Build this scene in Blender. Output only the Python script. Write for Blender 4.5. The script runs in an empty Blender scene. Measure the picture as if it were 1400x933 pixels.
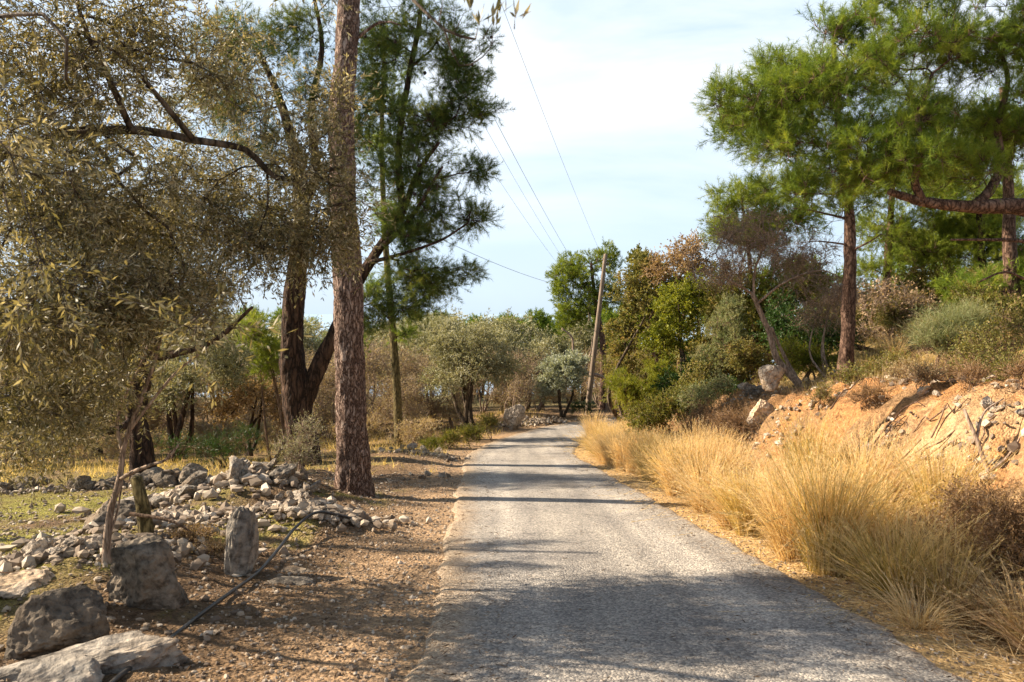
import bpy, math, random
import numpy as np
from mathutils import Vector, Euler
R = math.radians
C = bpy.context.scene.collection
scene = bpy.context.scene
rng = np.random.default_rng(7)
random.seed(7)

# ------------------------------------------------------------------ camera, sky, sun, exposure
F = 1100.0; PITCH = math.atan(38.5 / F)
cam_d = bpy.data.cameras.new('camera'); cam = bpy.data.objects.new('camera', cam_d); C.objects.link(cam)
cam_d.sensor_width = 36; cam_d.lens = 36 * F / 1400; cam_d.clip_end = 60000; cam_d.clip_start = 0.05
cam.location = (0, 0, 1.6); cam.rotation_euler = (R(90) - PITCH, 0, 0)
cam_d.dof.use_dof = True; cam_d.dof.focus_distance = 13; cam_d.dof.aperture_fstop = 4.5
scene.camera = cam
SUN_EL = R(33)
SUN_TO = Vector((-1.0, 0.17, 0)).normalized()                    # towards the sun, on the ground plane
w = bpy.data.worlds.new('World'); scene.world = w; w.use_nodes = True
nt = w.node_tree; N = nt.nodes; L = nt.links
bg = N['Background']; bg.inputs['Strength'].default_value = 0.056
sky = N.new('ShaderNodeTexSky'); sky.sky_type = 'NISHITA'; sky.sun_disc = False
sky.sun_elevation = SUN_EL
sky.sun_rotation = math.atan2(SUN_TO.x, SUN_TO.y)
sky.air_density = 1.0; sky.dust_density = 1.2; sky.ozone_density = 1.0
tc = N.new('ShaderNodeTexCoord'); mp = N.new('ShaderNodeMapping'); mp.inputs['Scale'].default_value = (1.1, 1.1, 3.6)
mp.inputs['Rotation'].default_value = (0, R(12), R(20))
nz = N.new('ShaderNodeTexNoise'); nz.inputs['Scale'].default_value = 1.9; nz.inputs['Detail'].default_value = 9
nz.inputs['Roughness'].default_value = 0.55; nz.inputs['Distortion'].default_value = 0.35
L.new(tc.outputs['Generated'], mp.inputs['Vector']); L.new(mp.outputs[0], nz.inputs['Vector'])
cr = N.new('ShaderNodeValToRGB'); cr.color_ramp.elements[0].position = 0.40; cr.color_ramp.elements[1].position = 0.72
cr.color_ramp.elements[0].color = (0.78, 0.78, 0.78, 1); cr.color_ramp.elements[1].color = (0.97, 0.97, 0.97, 1)
L.new(nz.outputs['Fac'], cr.inputs['Fac'])
mx = N.new('ShaderNodeMix'); mx.data_type = 'RGBA'
sx = N.new('ShaderNodeSeparateXYZ'); L.new(tc.outputs['Generated'], sx.inputs[0])
mr = N.new('ShaderNodeMapRange'); mr.inputs['From Min'].default_value = .38; mr.inputs['From Max'].default_value = .62; mr.inputs['To Min'].default_value = 1; mr.inputs['To Max'].default_value = .10
L.new(sx.outputs['Z'], mr.inputs['Value'])
mu = N.new('ShaderNodeMath'); mu.operation = 'MULTIPLY'; L.new(cr.outputs['Color'], mu.inputs[0]); L.new(mr.outputs[0], mu.inputs[1])
L.new(mu.outputs[0], mx.inputs['Factor']); L.new(sky.outputs['Color'], mx.inputs['A'])
mx.inputs['B'].default_value = (5.6, 6.9, 8.3, 1)
c2 = N.new('ShaderNodeValToRGB'); c2.color_ramp.elements[0].position = 0.44; c2.color_ramp.elements[1].position = 0.66; L.new(nz.outputs['Fac'], c2.inputs['Fac'])
m1 = N.new('ShaderNodeMapRange'); m1.inputs['From Min'].default_value = .04; m1.inputs['From Max'].default_value = .26; L.new(sx.outputs['Z'], m1.inputs['Value'])
m2_ = N.new('ShaderNodeMath'); m2_.operation = 'MULTIPLY'; L.new(c2.outputs['Color'], m2_.inputs[0]); L.new(m1.outputs[0], m2_.inputs[1])
m3_ = N.new('ShaderNodeMath'); m3_.operation = 'MULTIPLY'; L.new(m2_.outputs[0], m3_.inputs[0]); L.new(mr.outputs[0], m3_.inputs[1])
mc = N.new('ShaderNodeMix'); mc.data_type = 'RGBA'; L.new(m3_.outputs[0], mc.inputs['Factor']); L.new(mx.outputs['Result'], mc.inputs['A']); mc.inputs['B'].default_value = (7.7, 7.9, 8.2, 1)
L.new(mc.outputs['Result'], bg.inputs['Color'])
sl = bpy.data.lights.new('sun', 'SUN'); so = bpy.data.objects.new('sun', sl); C.objects.link(so)
sl.energy = 5.0; sl.angle = R(0.55); sl.color = (1.0, 0.85, 0.67)
sd = Vector((SUN_TO.x * math.cos(SUN_EL), SUN_TO.y * math.cos(SUN_EL), math.sin(SUN_EL)))
so.rotation_euler = sd.to_track_quat('Z', 'Y').to_euler(); so.location = (-20, 5, 20)
vs = scene.view_settings; vs.view_transform = 'Standard'; vs.look = 'None'; vs.gamma = 1; vs.use_curve_mapping = False
vs.exposure = 1.42
scene.render.engine = 'CYCLES'
scene.cycles.max_bounces = 7; scene.cycles.transparent_max_bounces = 8

# ------------------------------------------------------------------ numeric helpers
def _h(ix, iy, iz, seed):
    n = (ix * 374761393 + iy * 668265263 + iz * 2147483647 + seed * 1442695041) & 0xffffffff
    n = ((n ^ (n >> 13)) * 1274126177) & 0xffffffff
    n = ((n ^ (n >> 15)) * 2246822519) & 0xffffffff
    return ((n ^ (n >> 16)) & 0xffffff) / float(0xffffff)
def vnoise(p, seed=0):
    p = np.asarray(p, float); i = np.floor(p).astype(np.int64); f = p - i; f = f * f * (3 - 2 * f)
    o = 0
    for dx in (0, 1):
        wx = f[:, 0] if dx else 1 - f[:, 0]
        for dy in (0, 1):
            wy = f[:, 1] if dy else 1 - f[:, 1]
            for dz in (0, 1):
                wz = f[:, 2] if dz else 1 - f[:, 2]
                o = o + _h(i[:, 0] + dx, i[:, 1] + dy, i[:, 2] + dz, seed) * wx * wy * wz
    return o * 2 - 1
def fbm(p, octaves=4, seed=0, gain=.5):
    a = 1; o = 0; t = 0; p = np.asarray(p, float)
    for k in range(octaves):
        o = o + a * vnoise(p * (2.03 ** k) + 17.3 * k, seed + k); t += a; a *= gain
    return o / t
def fb2(x, y, s, octaves=4, seed=0):
    return fbm(np.stack([np.ravel(x) * s, np.ravel(y) * s, np.zeros(np.size(x)) + .37], 1), octaves, seed)
def sst(a, b, v):
    t = np.clip((v - a) / (b - a), 0, 1); return t * t * (3 - 2 * t)
def nrm(v): return v / np.maximum(np.linalg.norm(v, axis=-1, keepdims=True), 1e-9)
def rsph(n, r=None):
    r = r or rng; return nrm(r.normal(size=(n, 3)))
def P(px, py, d):
    """the world point seen at (px,py) of the 1400x933 frame at distance Y=d"""
    u = (px - 700) / F; v = (466.5 - py) / F
    c, s = math.cos(PITCH), math.sin(PITCH)
    y = c + v * s; z = -s + v * c
    return np.array([u / y * d, d, 1.6 + z / y * d])

# ------------------------------------------------------------------ mesh helpers
def mk(verts, tris=None, quads=None, mi=None, smooth=False, rnd=None):
    me = bpy.data.meshes.new('m')
    verts = np.asarray(verts, np.float32)
    tris = np.zeros((0, 3), np.int32) if tris is None else np.asarray(tris, np.int32)
    quads = np.zeros((0, 4), np.int32) if quads is None else np.asarray(quads, np.int32)
    me.vertices.add(len(verts)); me.vertices.foreach_set('co', verts.ravel())
    nl = tris.size + quads.size; me.loops.add(nl)
    me.loops.foreach_set('vertex_index', np.concatenate([tris.ravel(), quads.ravel()]).astype(np.int32))
    npoly = len(tris) + len(quads); me.polygons.add(npoly)
    st = np.concatenate([np.arange(len(tris)) * 3, tris.size + np.arange(len(quads)) * 4]).astype(np.int32)
    me.polygons.foreach_set('loop_start', st)
    if mi is not None: me.polygons.foreach_set('material_index', np.asarray(mi, np.int32))
    me.polygons.foreach_set('use_smooth', np.full(npoly, bool(smooth)))
    if rnd is not None:
        a = me.attributes.new('rnd', 'FLOAT', 'FACE'); a.data.foreach_set('value', np.asarray(rnd, np.float32))
    me.update(calc_edges=True); me.validate()
    return me
class Geo:
    def __init__(s): s.v = []; s.t = []; s.q = []; s.tm = []; s.qm = []; s.tr = []; s.qr = []; s.n = 0
    def add(s, v, t=None, q=None, m=0, r=None):
        v = np.asarray(v, float).reshape(-1, 3)
        if t is not None and len(t):
            t = np.asarray(t, int); s.t.append(t + s.n); s.tm.append(np.full(len(t), m)); s.tr.append(np.zeros(len(t)) if r is None else np.broadcast_to(r, (len(t),)))
        if q is not None and len(q):
            q = np.asarray(q, int); s.q.append(q + s.n); s.qm.append(np.full(len(q), m)); s.qr.append(np.zeros(len(q)) if r is None else np.broadcast_to(r, (len(q),)))
        s.v.append(v); s.n += len(v)
    def mesh(s, off=None, smooth=False):
        v = np.concatenate(s.v)
        if off is not None: v = v - np.asarray(off)
        t = np.concatenate(s.t) if s.t else None; q = np.concatenate(s.q) if s.q else None
        mi = np.concatenate(s.tm + s.qm); r = np.concatenate(s.tr + s.qr)
        return mk(v, t, q, mi, smooth, r)
def link(name, me, mats, parent=None, loc=(0, 0, 0)):
    o = bpy.data.objects.new(name, me); C.objects.link(o); me.name = name
    if mats and not me.materials:
        for m in (mats if isinstance(mats, (list, tuple)) else [mats]): me.materials.append(m)
    o.location = loc
    if parent: o.parent = parent
    return o
def tag(o, label=None, cat=None, group=None, kind=None):
    if label: o['label'] = label
    if cat: o['category'] = cat
    if group: o['group'] = group
    if kind: o['kind'] = kind
    return o
def thing(name, loc, label, cat, group=None, rz=0):
    o = bpy.data.objects.new(name, None); C.objects.link(o); o.location = loc; o.rotation_euler = (0, 0, rz); o.empty_display_size = .2
    return tag(o, label, cat, group)
def dup(root, loc, rz, sc, label=None, group=None):
    kids = list(root.children)
    r = root.copy(); C.objects.link(r); r.location = loc; r.rotation_euler = (0, 0, rz)
    r.scale = (sc, sc, sc) if np.isscalar(sc) else sc
    if label: r['label'] = label
    if group: r['group'] = group
    for ch in kids:
        c = ch.copy(); C.objects.link(c); c.parent = r
    return r

# ------------------------------------------------------------------ materials
def newmat(name):
    m = bpy.data.materials.new(name); m.use_nodes = True; return m, m.node_tree.nodes, m.node_tree.links
def ramp(Nn, stops):
    c = Nn.new('ShaderNodeValToRGB'); e = c.color_ramp.elements
    while len(e) < len(stops): e.new(0.5)
    for k, (p, col) in enumerate(stops): e[k].position = p; e[k].color = (*col, 1)
    return c
def leafmat(name, cols, trans=0.35, rough=0.5, clump=1.9, tint=(1.2, 1.1, .55), amt=.55):
    m, n, l = newmat(name)
    at = n.new('ShaderNodeAttribute'); at.attribute_name = 'rnd'
    k = len(cols); rp = ramp(n, [(i / max(1, k - 1), c) for i, c in enumerate(cols)])
    tcn = n.new('ShaderNodeTexCoord'); no = n.new('ShaderNodeTexNoise'); no.inputs['Scale'].default_value = clump; no.inputs['Detail'].default_value = 2
    l.new(tcn.outputs['Object'], no.inputs['Vector'])
    a1 = n.new('ShaderNodeMath'); a1.operation = 'MULTIPLY_ADD'; a1.inputs[1].default_value = amt * 2; a1.inputs[2].default_value = -amt
    a2 = n.new('ShaderNodeMath'); a2.operation = 'ADD'; a2.use_clamp = True
    l.new(no.outputs['Fac'], a1.inputs[0]); l.new(a1.outputs[0], a2.inputs[0]); l.new(at.outputs['Fac'], a2.inputs[1]); l.new(a2.outputs[0], rp.inputs['Fac'])
    p = n['Principled BSDF']; p.inputs['Roughness'].default_value = rough + .1; p.inputs['Specular IOR Level'].default_value = 0.22
    l.new(rp.outputs['Color'], p.inputs['Base Color'])
    tr = n.new('ShaderNodeBsdfTranslucent'); mm = n.new('ShaderNodeMix'); mm.data_type = 'RGBA'; mm.blend_type = 'MULTIPLY'; mm.inputs['Factor'].default_value = 1
    mm.inputs['B'].default_value = (*tint, 1); l.new(rp.outputs['Color'], mm.inputs['A']); l.new(mm.outputs['Result'], tr.inputs['Color'])
    ms = n.new('ShaderNodeMixShader'); ms.inputs[0].default_value = trans
    l.new(p.outputs[0], ms.inputs[1]); l.new(tr.outputs[0], ms.inputs[2]); l.new(ms.outputs[0], n['Material Output'].inputs['Surface'])
    return m
def barkmat(name, c0, c1, c2, scale=9, stretch=.28, bump=.6, dist=.03):
    m, n, l = newmat(name); p = n['Principled BSDF']; p.inputs['Roughness'].default_value = .9; p.inputs['Specular IOR Level'].default_value = .2
    tcn = n.new('ShaderNodeTexCoord'); mpn = n.new('ShaderNodeMapping'); mpn.inputs['Scale'].default_value = (1, 1, stretch); l.new(tcn.outputs['Object'], mpn.inputs['Vector'])
    nd = n.new('ShaderNodeTexNoise'); nd.inputs['Scale'].default_value = scale * .6; nd.inputs['Detail'].default_value = 5; l.new(mpn.outputs[0], nd.inputs['Vector'])
    ad = n.new('ShaderNodeMix'); ad.data_type = 'RGBA'; ad.inputs['Factor'].default_value = .27; l.new(mpn.outputs[0], ad.inputs['A']); l.new(nd.outputs['Color'], ad.inputs['B'])
    vo = n.new('ShaderNodeTexVoronoi'); vo.feature = 'DISTANCE_TO_EDGE'; vo.inputs['Scale'].default_value = scale; l.new(ad.outputs['Result'], vo.inputs['Vector'])
    nf = n.new('ShaderNodeTexNoise'); nf.inputs['Scale'].default_value = scale * 5; nf.inputs['Detail'].default_value = 6; l.new(mpn.outputs[0], nf.inputs['Vector'])
    r1 = ramp(n, [(0.0, c0), (0.12, c1), (.45, c2)]); l.new(vo.outputs['Distance'], r1.inputs['Fac'])
    mm = n.new('ShaderNodeMix'); mm.data_type = 'RGBA'; mm.blend_type = 'MULTIPLY'; mm.inputs['Factor'].default_value = .8
    r2 = ramp(n, [(0.3, (.45, .43, .42)), (.7, (1.35, 1.3, 1.25))]); l.new(nf.outputs['Fac'], r2.inputs['Fac'])
    l.new(r1.outputs['Color'], mm.inputs['A']); l.new(r2.outputs['Color'], mm.inputs['B']); l.new(mm.outputs['Result'], p.inputs['Base Color'])
    mn = n.new('ShaderNodeMath'); mn.operation = 'MINIMUM'; mn.inputs[1].default_value = .22; l.new(vo.outputs['Distance'], mn.inputs[0])
    a = n.new('ShaderNodeMath'); a.operation = 'MULTIPLY_ADD'; a.inputs[1].default_value = 3.0; l.new(mn.outputs[0], a.inputs[0]); l.new(nf.outputs['Fac'], a.inputs[2])
    b = n.new('ShaderNodeBump'); b.inputs['Strength'].default_value = bump; b.inputs['Distance'].default_value = dist; l.new(a.outputs[0], b.inputs['Height']); l.new(b.outputs[0], p.inputs['Normal'])
    return m
M = {}
M['needle_dark'] = leafmat('needles_dark', [(0.028, 0.056, 0.015), (0.069, 0.112, 0.024), (0.142, 0.184, 0.032), (0.263, 0.263, 0.053)], .36, .45)
M['needle_warm'] = leafmat('needles_warm', [(0.041, 0.081, 0.012), (0.107, 0.171, 0.02), (0.205, 0.276, 0.031), (0.329, 0.357, 0.05)], .42, .45)
M['needle_young'] = leafmat('needles_young', [(0.06, 0.099, 0.012), (0.144, 0.198, 0.022), (0.24, 0.297, 0.035), (0.336, 0.363, 0.07)], .4, .45)
M['olive'] = leafmat('olive_leaves', [(0.055, 0.058, 0.03), (0.125, 0.115, 0.05), (0.225, 0.195, 0.1), (0.37, 0.32, 0.2), (0.56, 0.51, 0.38)], .34, .38, 1.0, (1.15, 1.05, .5), .22)
M['olive_grey'] = leafmat('olive_leaves_grey', [(0.125, 0.138, 0.062), (0.237, 0.237, 0.125), (0.362, 0.35, 0.213), (0.525, 0.5, 0.362)], .28, .4, .8)
M['olive_silver'] = leafmat('olive_leaves_silver', [(.16, .19, .13), (.28, .31, .22), (.40, .43, .34), (.5, .52, .44)], .3, .4)
M['shrub_bright'] = leafmat('leaves_bright_green', [(0.08, 0.1, 0.012), (0.17, 0.2, 0.02), (0.26, 0.28, 0.03), (0.36, 0.34, 0.07)], .42, .4)
M['shrub_green'] = leafmat('leaves_green', [(0.06, 0.075, 0.015), (0.13, 0.14, 0.022), (0.2, 0.2, 0.035), (0.3, 0.22, 0.09)], .38, .45)
M['shrub_dark'] = leafmat('leaves_dark_green', [(0.016, 0.041, 0.011), (0.035, 0.078, 0.016), (0.068, 0.115, 0.02)], .3, .35)
M['shrub_grey'] = leafmat('leaves_grey_green', [(0.081, 0.108, 0.047), (0.149, 0.189, 0.081), (0.243, 0.27, 0.121), (0.338, 0.338, 0.176), (0.34, 0.28, 0.17)], .35, .5)
M['shrub_khaki'] = leafmat('leaves_khaki', [(0.09, 0.1, 0.03), (0.18, 0.18, 0.05), (0.28, 0.25, 0.08), (0.36, 0.25, 0.13)], .4, .5)
M['rust'] = leafmat('leaves_rust', [(0.17, 0.12, 0.06), (0.28, 0.19, 0.1), (0.4, 0.28, 0.17), (0.52, 0.4, 0.27)], .35, .6)
M['dry_brown'] = leafmat('leaves_dry_brown', [(0.127, 0.075, 0.034), (0.23, 0.138, 0.069), (0.345, 0.23, 0.127), (0.437, 0.322, 0.196)], .35, .6)
M['pale_brown'] = leafmat('leaves_pale_brown', [(0.24, 0.168, 0.092), (0.396, 0.3, 0.172), (0.504, 0.408, 0.253), (0.36, 0.372, 0.184)], .35, .6)
M['litter'] = leafmat('litter_leaves', [(.06, .038, .022), (.12, .078, .048), (.20, .135, .085), (.30, .22, .145)], .1, .7)
M['straw'] = leafmat('grass_straw', [(0.367, 0.262, 0.118), (0.592, 0.436, 0.218), (0.755, 0.592, 0.328), (0.85, 0.718, 0.454)], .5, .55, 2.5, (1.1, .95, .6), .3)
M['straw_green'] = leafmat('grass_straw_green', [(0.231, 0.196, 0.059), (0.441, 0.343, 0.126), (0.672, 0.51, 0.252), (0.84, 0.676, 0.395)], .5, .55, 2.5, (1.1, 1, .5), .3)
M['grass'] = leafmat('grass_short_green', [(.05, .07, .010), (.10, .125, .015), (.17, .17, .025), (.26, .22, .06)], .4, .5)
M['bark_pine'] = barkmat('bark_pine', (.05, .03, .022), (.24, .155, .115), (.46, .36, .295), 17, .34, 1.0, .04)
M['bark_dark'] = barkmat('bark_dark', (.018, .012, .008), (.07, .042, .028), (.13, .08, .052), 9, .22, .9, .04)
M['bark_red'] = barkmat('bark_reddish', (.035, .020, .013), (.125, .075, .052), (.235, .155, .112), 12, .4, .6, .02)
M['bark_olive'] = barkmat('bark_olive', (.03, .022, .014), (.10, .075, .05), (.19, .15, .11), 8, .3, .7, .03)
M['bark_pale'] = barkmat('bark_pale', (.14, .10, .07), (.32, .24, .18), (.46, .37, .29), 14, .2, .5, .01)
M['bark_twig'] = barkmat('bark_twig', (.08, .05, .03), (.19, .125, .08), (.30, .21, .145), 14, .2, .4, .01)
M['bark_green'] = barkmat('bark_mossy', (.05, .04, .018), (.15, .12, .05), (.27, .22, .10), 14, .25, .6, .02)

def rockmat(name, base, dark, warm, moss=0.3):
    m, n, l = newmat(name); p = n['Principled BSDF']; p.inputs['Roughness'].default_value = .92; p.inputs['Specular IOR Level'].default_value = .2
    tcn = n.new('ShaderNodeTexCoord'); oi = n.new('ShaderNodeObjectInfo')
    av = n.new('ShaderNodeVectorMath'); av.operation = 'MULTIPLY_ADD'; av.inputs[1].default_value = (1, 1, 1)
    cmb = n.new('ShaderNodeMath'); cmb.operation = 'MULTIPLY'; cmb.inputs[1].default_value = 50; l.new(oi.outputs['Random'], cmb.inputs[0])
    l.new(tcn.outputs['Object'], av.inputs[0]); l.new(cmb.outputs[0], av.inputs[2])
    def nn(s, d, r=.55):
        x = n.new('ShaderNodeTexNoise'); x.inputs['Scale'].default_value = s; x.inputs['Detail'].default_value = d; x.inputs['Roughness'].default_value = r; l.new(av.outputs[0], x.inputs['Vector']); return x
    a = nn(3.2, 8, .62); b = nn(14, 6, .65); c = nn(1.6, 4)
    r1 = ramp(n, [(0.34, dark), (.5, base), (.72, tuple(min(1, 1.5 * q) for q in base))]); l.new(a.outputs['Fac'], r1.inputs['Fac'])
    r2 = ramp(n, [(0.52, (0, 0, 0)), (.66, (1, 1, 1))]); l.new(c.outputs['Fac'], r2.inputs['Fac'])
    m1 = n.new('ShaderNodeMix'); m1.data_type = 'RGBA'; m1.inputs['B'].default_value = (*warm, 1); l.new(r1.outputs['Color'], m1.inputs['A'])
    mf = n.new('ShaderNodeMath'); mf.operation = 'MULTIPLY'; mf.inputs[1].default_value = .6; l.new(r2.outputs['Color'], mf.inputs[0]); l.new(mf.outputs[0], m1.inputs['Factor'])
    r3 = ramp(n, [(0.36, (.42, .41, .40)), (.5, (.95, .95, .95)), (.66, (1.3, 1.3, 1.28))]); l.new(b.outputs['Fac'], r3.inputs['Fac'])
    m2 = n.new('ShaderNodeMix'); m2.data_type = 'RGBA'; m2.blend_type = 'MULTIPLY'; m2.inputs['Factor'].default_value = 1; l.new(m1.outputs['Result'], m2.inputs['A']); l.new(r3.outputs['Color'], m2.inputs['B'])
    vr = n.new('ShaderNodeMath'); vr.operation = 'MULTIPLY_ADD'; vr.inputs[1].default_value = .6; vr.inputs[2].default_value = .72; l.new(oi.outputs['Random'], vr.inputs[0])
    m3 = n.new('ShaderNodeVectorMath'); m3.operation = 'SCALE'; l.new(m2.outputs['Result'], m3.inputs[0]); l.new(vr.outputs[0], m3.inputs['Scale'])
    l.new(m3.outputs[0], p.inputs['Base Color'])
    bb = n.new('ShaderNodeMath'); bb.operation = 'MULTIPLY_ADD'; bb.inputs[1].default_value = .45; l.new(b.outputs['Fac'], bb.inputs[0]); l.new(a.outputs['Fac'], bb.inputs[2])
    bp = n.new('ShaderNodeBump'); bp.inputs['Strength'].default_value = .8; bp.inputs['Distance'].default_value = .07; l.new(bb.outputs[0], bp.inputs['Height']); l.new(bp.outputs[0], p.inputs['Normal'])
    return m
M['rock'] = rockmat('limestone_grey', (.25, .22, .18), (.11, .095, .08), (.30, .20, .11))
M['rock_dark'] = rockmat('limestone_lichen', (.20, .165, .125), (.06, .05, .038), (.18, .115, .06))
M['rock_pale'] = rockmat('limestone_pale', (.42, .36, .29), (.18, .145, .11), (.42, .27, .13))
M['pebble'] = rockmat('pebbles', (.40, .31, .22), (.17, .12, .08), (.40, .24, .12))

# ------------------------------------------------------------------ terrain
CL = np.array([(1.1, -12), (1.05, -4), (1.02, 0), (1.0, 4.6), (.82, 9), (.70, 12.4), (.50, 17), (.28, 22.5), (.62, 26.5), (1.5, 30), (3.1, 33.3), (5.8, 35.9), (9.3, 38), (14, 39.8), (22, 41.5), (34, 43)], float)
def smooth_poly(p, step):
    p = np.asarray(p, float); out = []
    q = np.vstack([2 * p[0] - p[1], p, 2 * p[-1] - p[-2]])
    for i in range(1, len(q) - 2):
        n = max(2, int(np.linalg.norm(q[i + 1] - q[i]) / step)); t = np.linspace(0, 1, n, endpoint=False)[:, None]
        a, b, c, d = q[i - 1], q[i], q[i + 1], q[i + 2]
        out.append(.5 * (2 * b + (c - a) * t + (2 * a - 5 * b + 4 * c - d) * t ** 2 + (3 * b - a - 3 * c + d) * t ** 3))
    out.append(p[-1:]); return np.concatenate(out)
CLs = smooth_poly(CL, .5)
def sdist(x, y):
    x = np.ravel(x).astype(float); y = np.ravel(y).astype(float); best = np.full(x.shape, 1e9); sg = np.zeros(x.shape)
    for i in range(len(CLs) - 1):
        a = CLs[i]; d = CLs[i + 1] - a; L2 = d @ d
        t = ((x - a[0]) * d[0] + (y - a[1]) * d[1]) / L2
        t = np.clip(t, 0 if i else -1e3, 1 if i < len(CLs) - 2 else 1e3)
        ex = x - a[0] - t * d[0]; ey = y - a[1] - t * d[1]; dd = ex * ex + ey * ey
        s = np.sign(d[1] * ex - d[0] * ey); k = dd < best; best[k] = dd[k]; sg[k] = s[k]
    return np.sqrt(best) * sg
HW = 1.62
def base_z(y):
    y = np.asarray(y, float)
    b = -.109 * y + .0035 * np.clip(y - 22, 0, 16) ** 2
    b = b + np.clip(y - 38, 0, 60) * .055 - np.clip(y - 110, 0, 1e9) * .25
    return b
def terrain(x, y, detail=True):
    x = np.ravel(x).astype(float); y = np.ravel(y).astype(float)
    s = sdist(x, y); e = s - HW; el = -s - HW
    z = base_z(y)
    # bank on the right: verge, shallow ditch, cut slope, shoulder and hillside
    h = -.13 * sst(.35, .9, e) * (1 - sst(1.2, 1.7, e))
    h = h + 1.85 * sst(1.3, 3.9, e) + 1.15 * sst(3.9, 8, e) + .17 * np.clip(e - 7, 0, 34)
    # left: verge, low terrace with a ridge of rubble, field
    rid = np.exp(-((el - 3.1 - .25 * np.sin(y * .9)) / .9) ** 2) * sst(5, 7, y) * (1 - sst(15, 19, y)) * .18
    h = h - .10 * sst(3.5, 6, el) - .035 * np.clip(el - 6, 0, 60) + rid
    mound = .30 * np.exp(-(((x + 2.55) / .8) ** 2 + ((y - 9.6) / .7) ** 2)) + .28 * np.exp(-(((x + 3.9) / 1.2) ** 2 + ((y - 12.4) / 1.2) ** 2))
    mound = mound + .25 * np.exp(-(((x + 3.0) / 1.3) ** 2 + ((y - 21) / 2.0) ** 2)) + .25 * np.exp(-(((x - .2) / 1.6) ** 2 + ((y - 36.3) / 1.6) ** 2))
    h = h + mound * sst(.1, .6, el)
    if detail:
        off = sst(-.05, .7, np.abs(s) - HW)
        n1 = fb2(x, y, .35, 4, 3) * np.where(s > 0, .22, .10) * sst(.5, 5, np.abs(s) - HW)
        n2 = fb2(x, y, 2.2, 4, 9) * .055
        n3 = fb2(x, y, 11., 2, 21) * .016
        bank = sst(1.3, 2.2, e) * (1 - sst(5, 7, e))
        n4 = (-np.abs(fb2(x * .5, y, 1.6, 4, 33)) * .75 + .14 * (fb2(x, y, .9, 3, 37)) + np.abs(fb2(x, y, 4, 4, 35)) * .16) * bank
        h = h + (n2 + n3) * off + n1 + n4
    return z + h
def G(x, y): return float(terrain([x], [y])[0])
def ground_at(px, d):
    x = (px - 700) / F * d / (math.cos(PITCH)); return np.array([x, d, G(x, d)])

ny, nx = 560, 640
yy = -7 + 7 * (np.exp(np.linspace(0, 1, ny) * math.log(1 + 420 / 7.)) - 1)
uu = np.linspace(-1, 1, nx); uu = np.sign(uu) * np.abs(uu) ** 1.25 * 1.7
Y = np.repeat(yy, nx); X = (uu[None, :] * (yy[:, None] + 11.0)).ravel() + .3
Z = terrain(X, Y)
ii = (np.arange(ny - 1)[:, None] * nx + np.arange(nx - 1)[None, :]).ravel()
quads = np.stack([ii, ii + 1, ii + nx + 1, ii + nx], 1)
me = mk(np.stack([X, Y, Z], 1), None, quads, None, True)
s = sdist(X, Y); e = s - HW; el = -s - HW
na = fb2(X, Y, .55, 5, 50); nb = fb2(X, Y, 1.9, 4, 60); nc = fb2(X, Y, 6., 3, 70); nd_ = fb2(X, Y, .9, 4, 80)
def lay(col, c, mask): return col * (1 - mask[:, None]) + np.array(c)[None, :] * mask[:, None]
col = np.zeros((len(X), 3)) + np.array((.145, .095, .055))
col = lay(col, (.21, .14, .08), sst(-.1, .5, nb + .3 * nc))                        # leaf litter tones
grass = sst(.02, .35, na + .35 * nc + .25) * sst(2.4, 3.6, el) * (1 - sst(24, 34, Y)) * (1 - .5 * sst(14, 20, Y))
field = sst(4.0, 5.0, -X - .15 * (12 - Y)) * sst(6.6, 8, Y) * (1 - sst(13.2, 15, Y)) * sst(-.5, .1, na + .4 * nb)
gp = sst(.12, .4, nd_ + .3 * nc) * sst(.7, 1.3, el) * (1 - sst(20, 26, Y)) * .75
col = lay(col, (.23, .22, .045), np.clip(np.maximum(np.maximum(grass * .6, field * .85), gp), 0, 1))
col = lay(col, (.35, .24, .145), (1 - sst(.4, 1.3 , el + .35 * nb)) * (s < 0) * .9)       # gravelly verge
col = lay(col, (.42, .27, .13), sst(.1, .5, nb) * sst(16, 24, Y) * (s < 0) * .7)       # dry grass beyond
col = lay(col, (.44, .30, .14), (1 - sst(.7, 1.3, e + .3 * nb)) * (s > 0))             # straw strewn verge
bankm = sst(1.2, 1.7, e + .3 * nb) * (1 - sst(4.2, 5.4, e + .9 * nb)) * (1 - .7 * sst(19, 24, Y))
col = lay(col, (.34, .175, .072), bankm)
col = lay(col, (.42, .29, .165), bankm * sst(.05, .4, na + .4 * nc))
col = lay(col, (.22, .10, .042), bankm * sst(.12, .35, nd_) * .8); col = lay(col, (.20, .135, .075), bankm * sst(.0, .3, fb2(X, Y, 1.4, 4, 95)) * .75)
up = sst(4.3, 5.6, e + .8 * nb)
col = lay(col, (.36, .25, .10), up * .7 * sst(-.3, .3, nb)); col = lay(col, (.12, .12, .04), up * sst(.1, .4, nd_) * .6)
col = lay(col, (.09, .10, .04), sst(40, 60, Y) * .7)
ca = me.color_attributes.new('Col', 'FLOAT_COLOR', 'POINT'); ca.data.foreach_set('color', np.concatenate([col, np.ones((len(col), 1))], 1).astype(np.float32).ravel())
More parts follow.
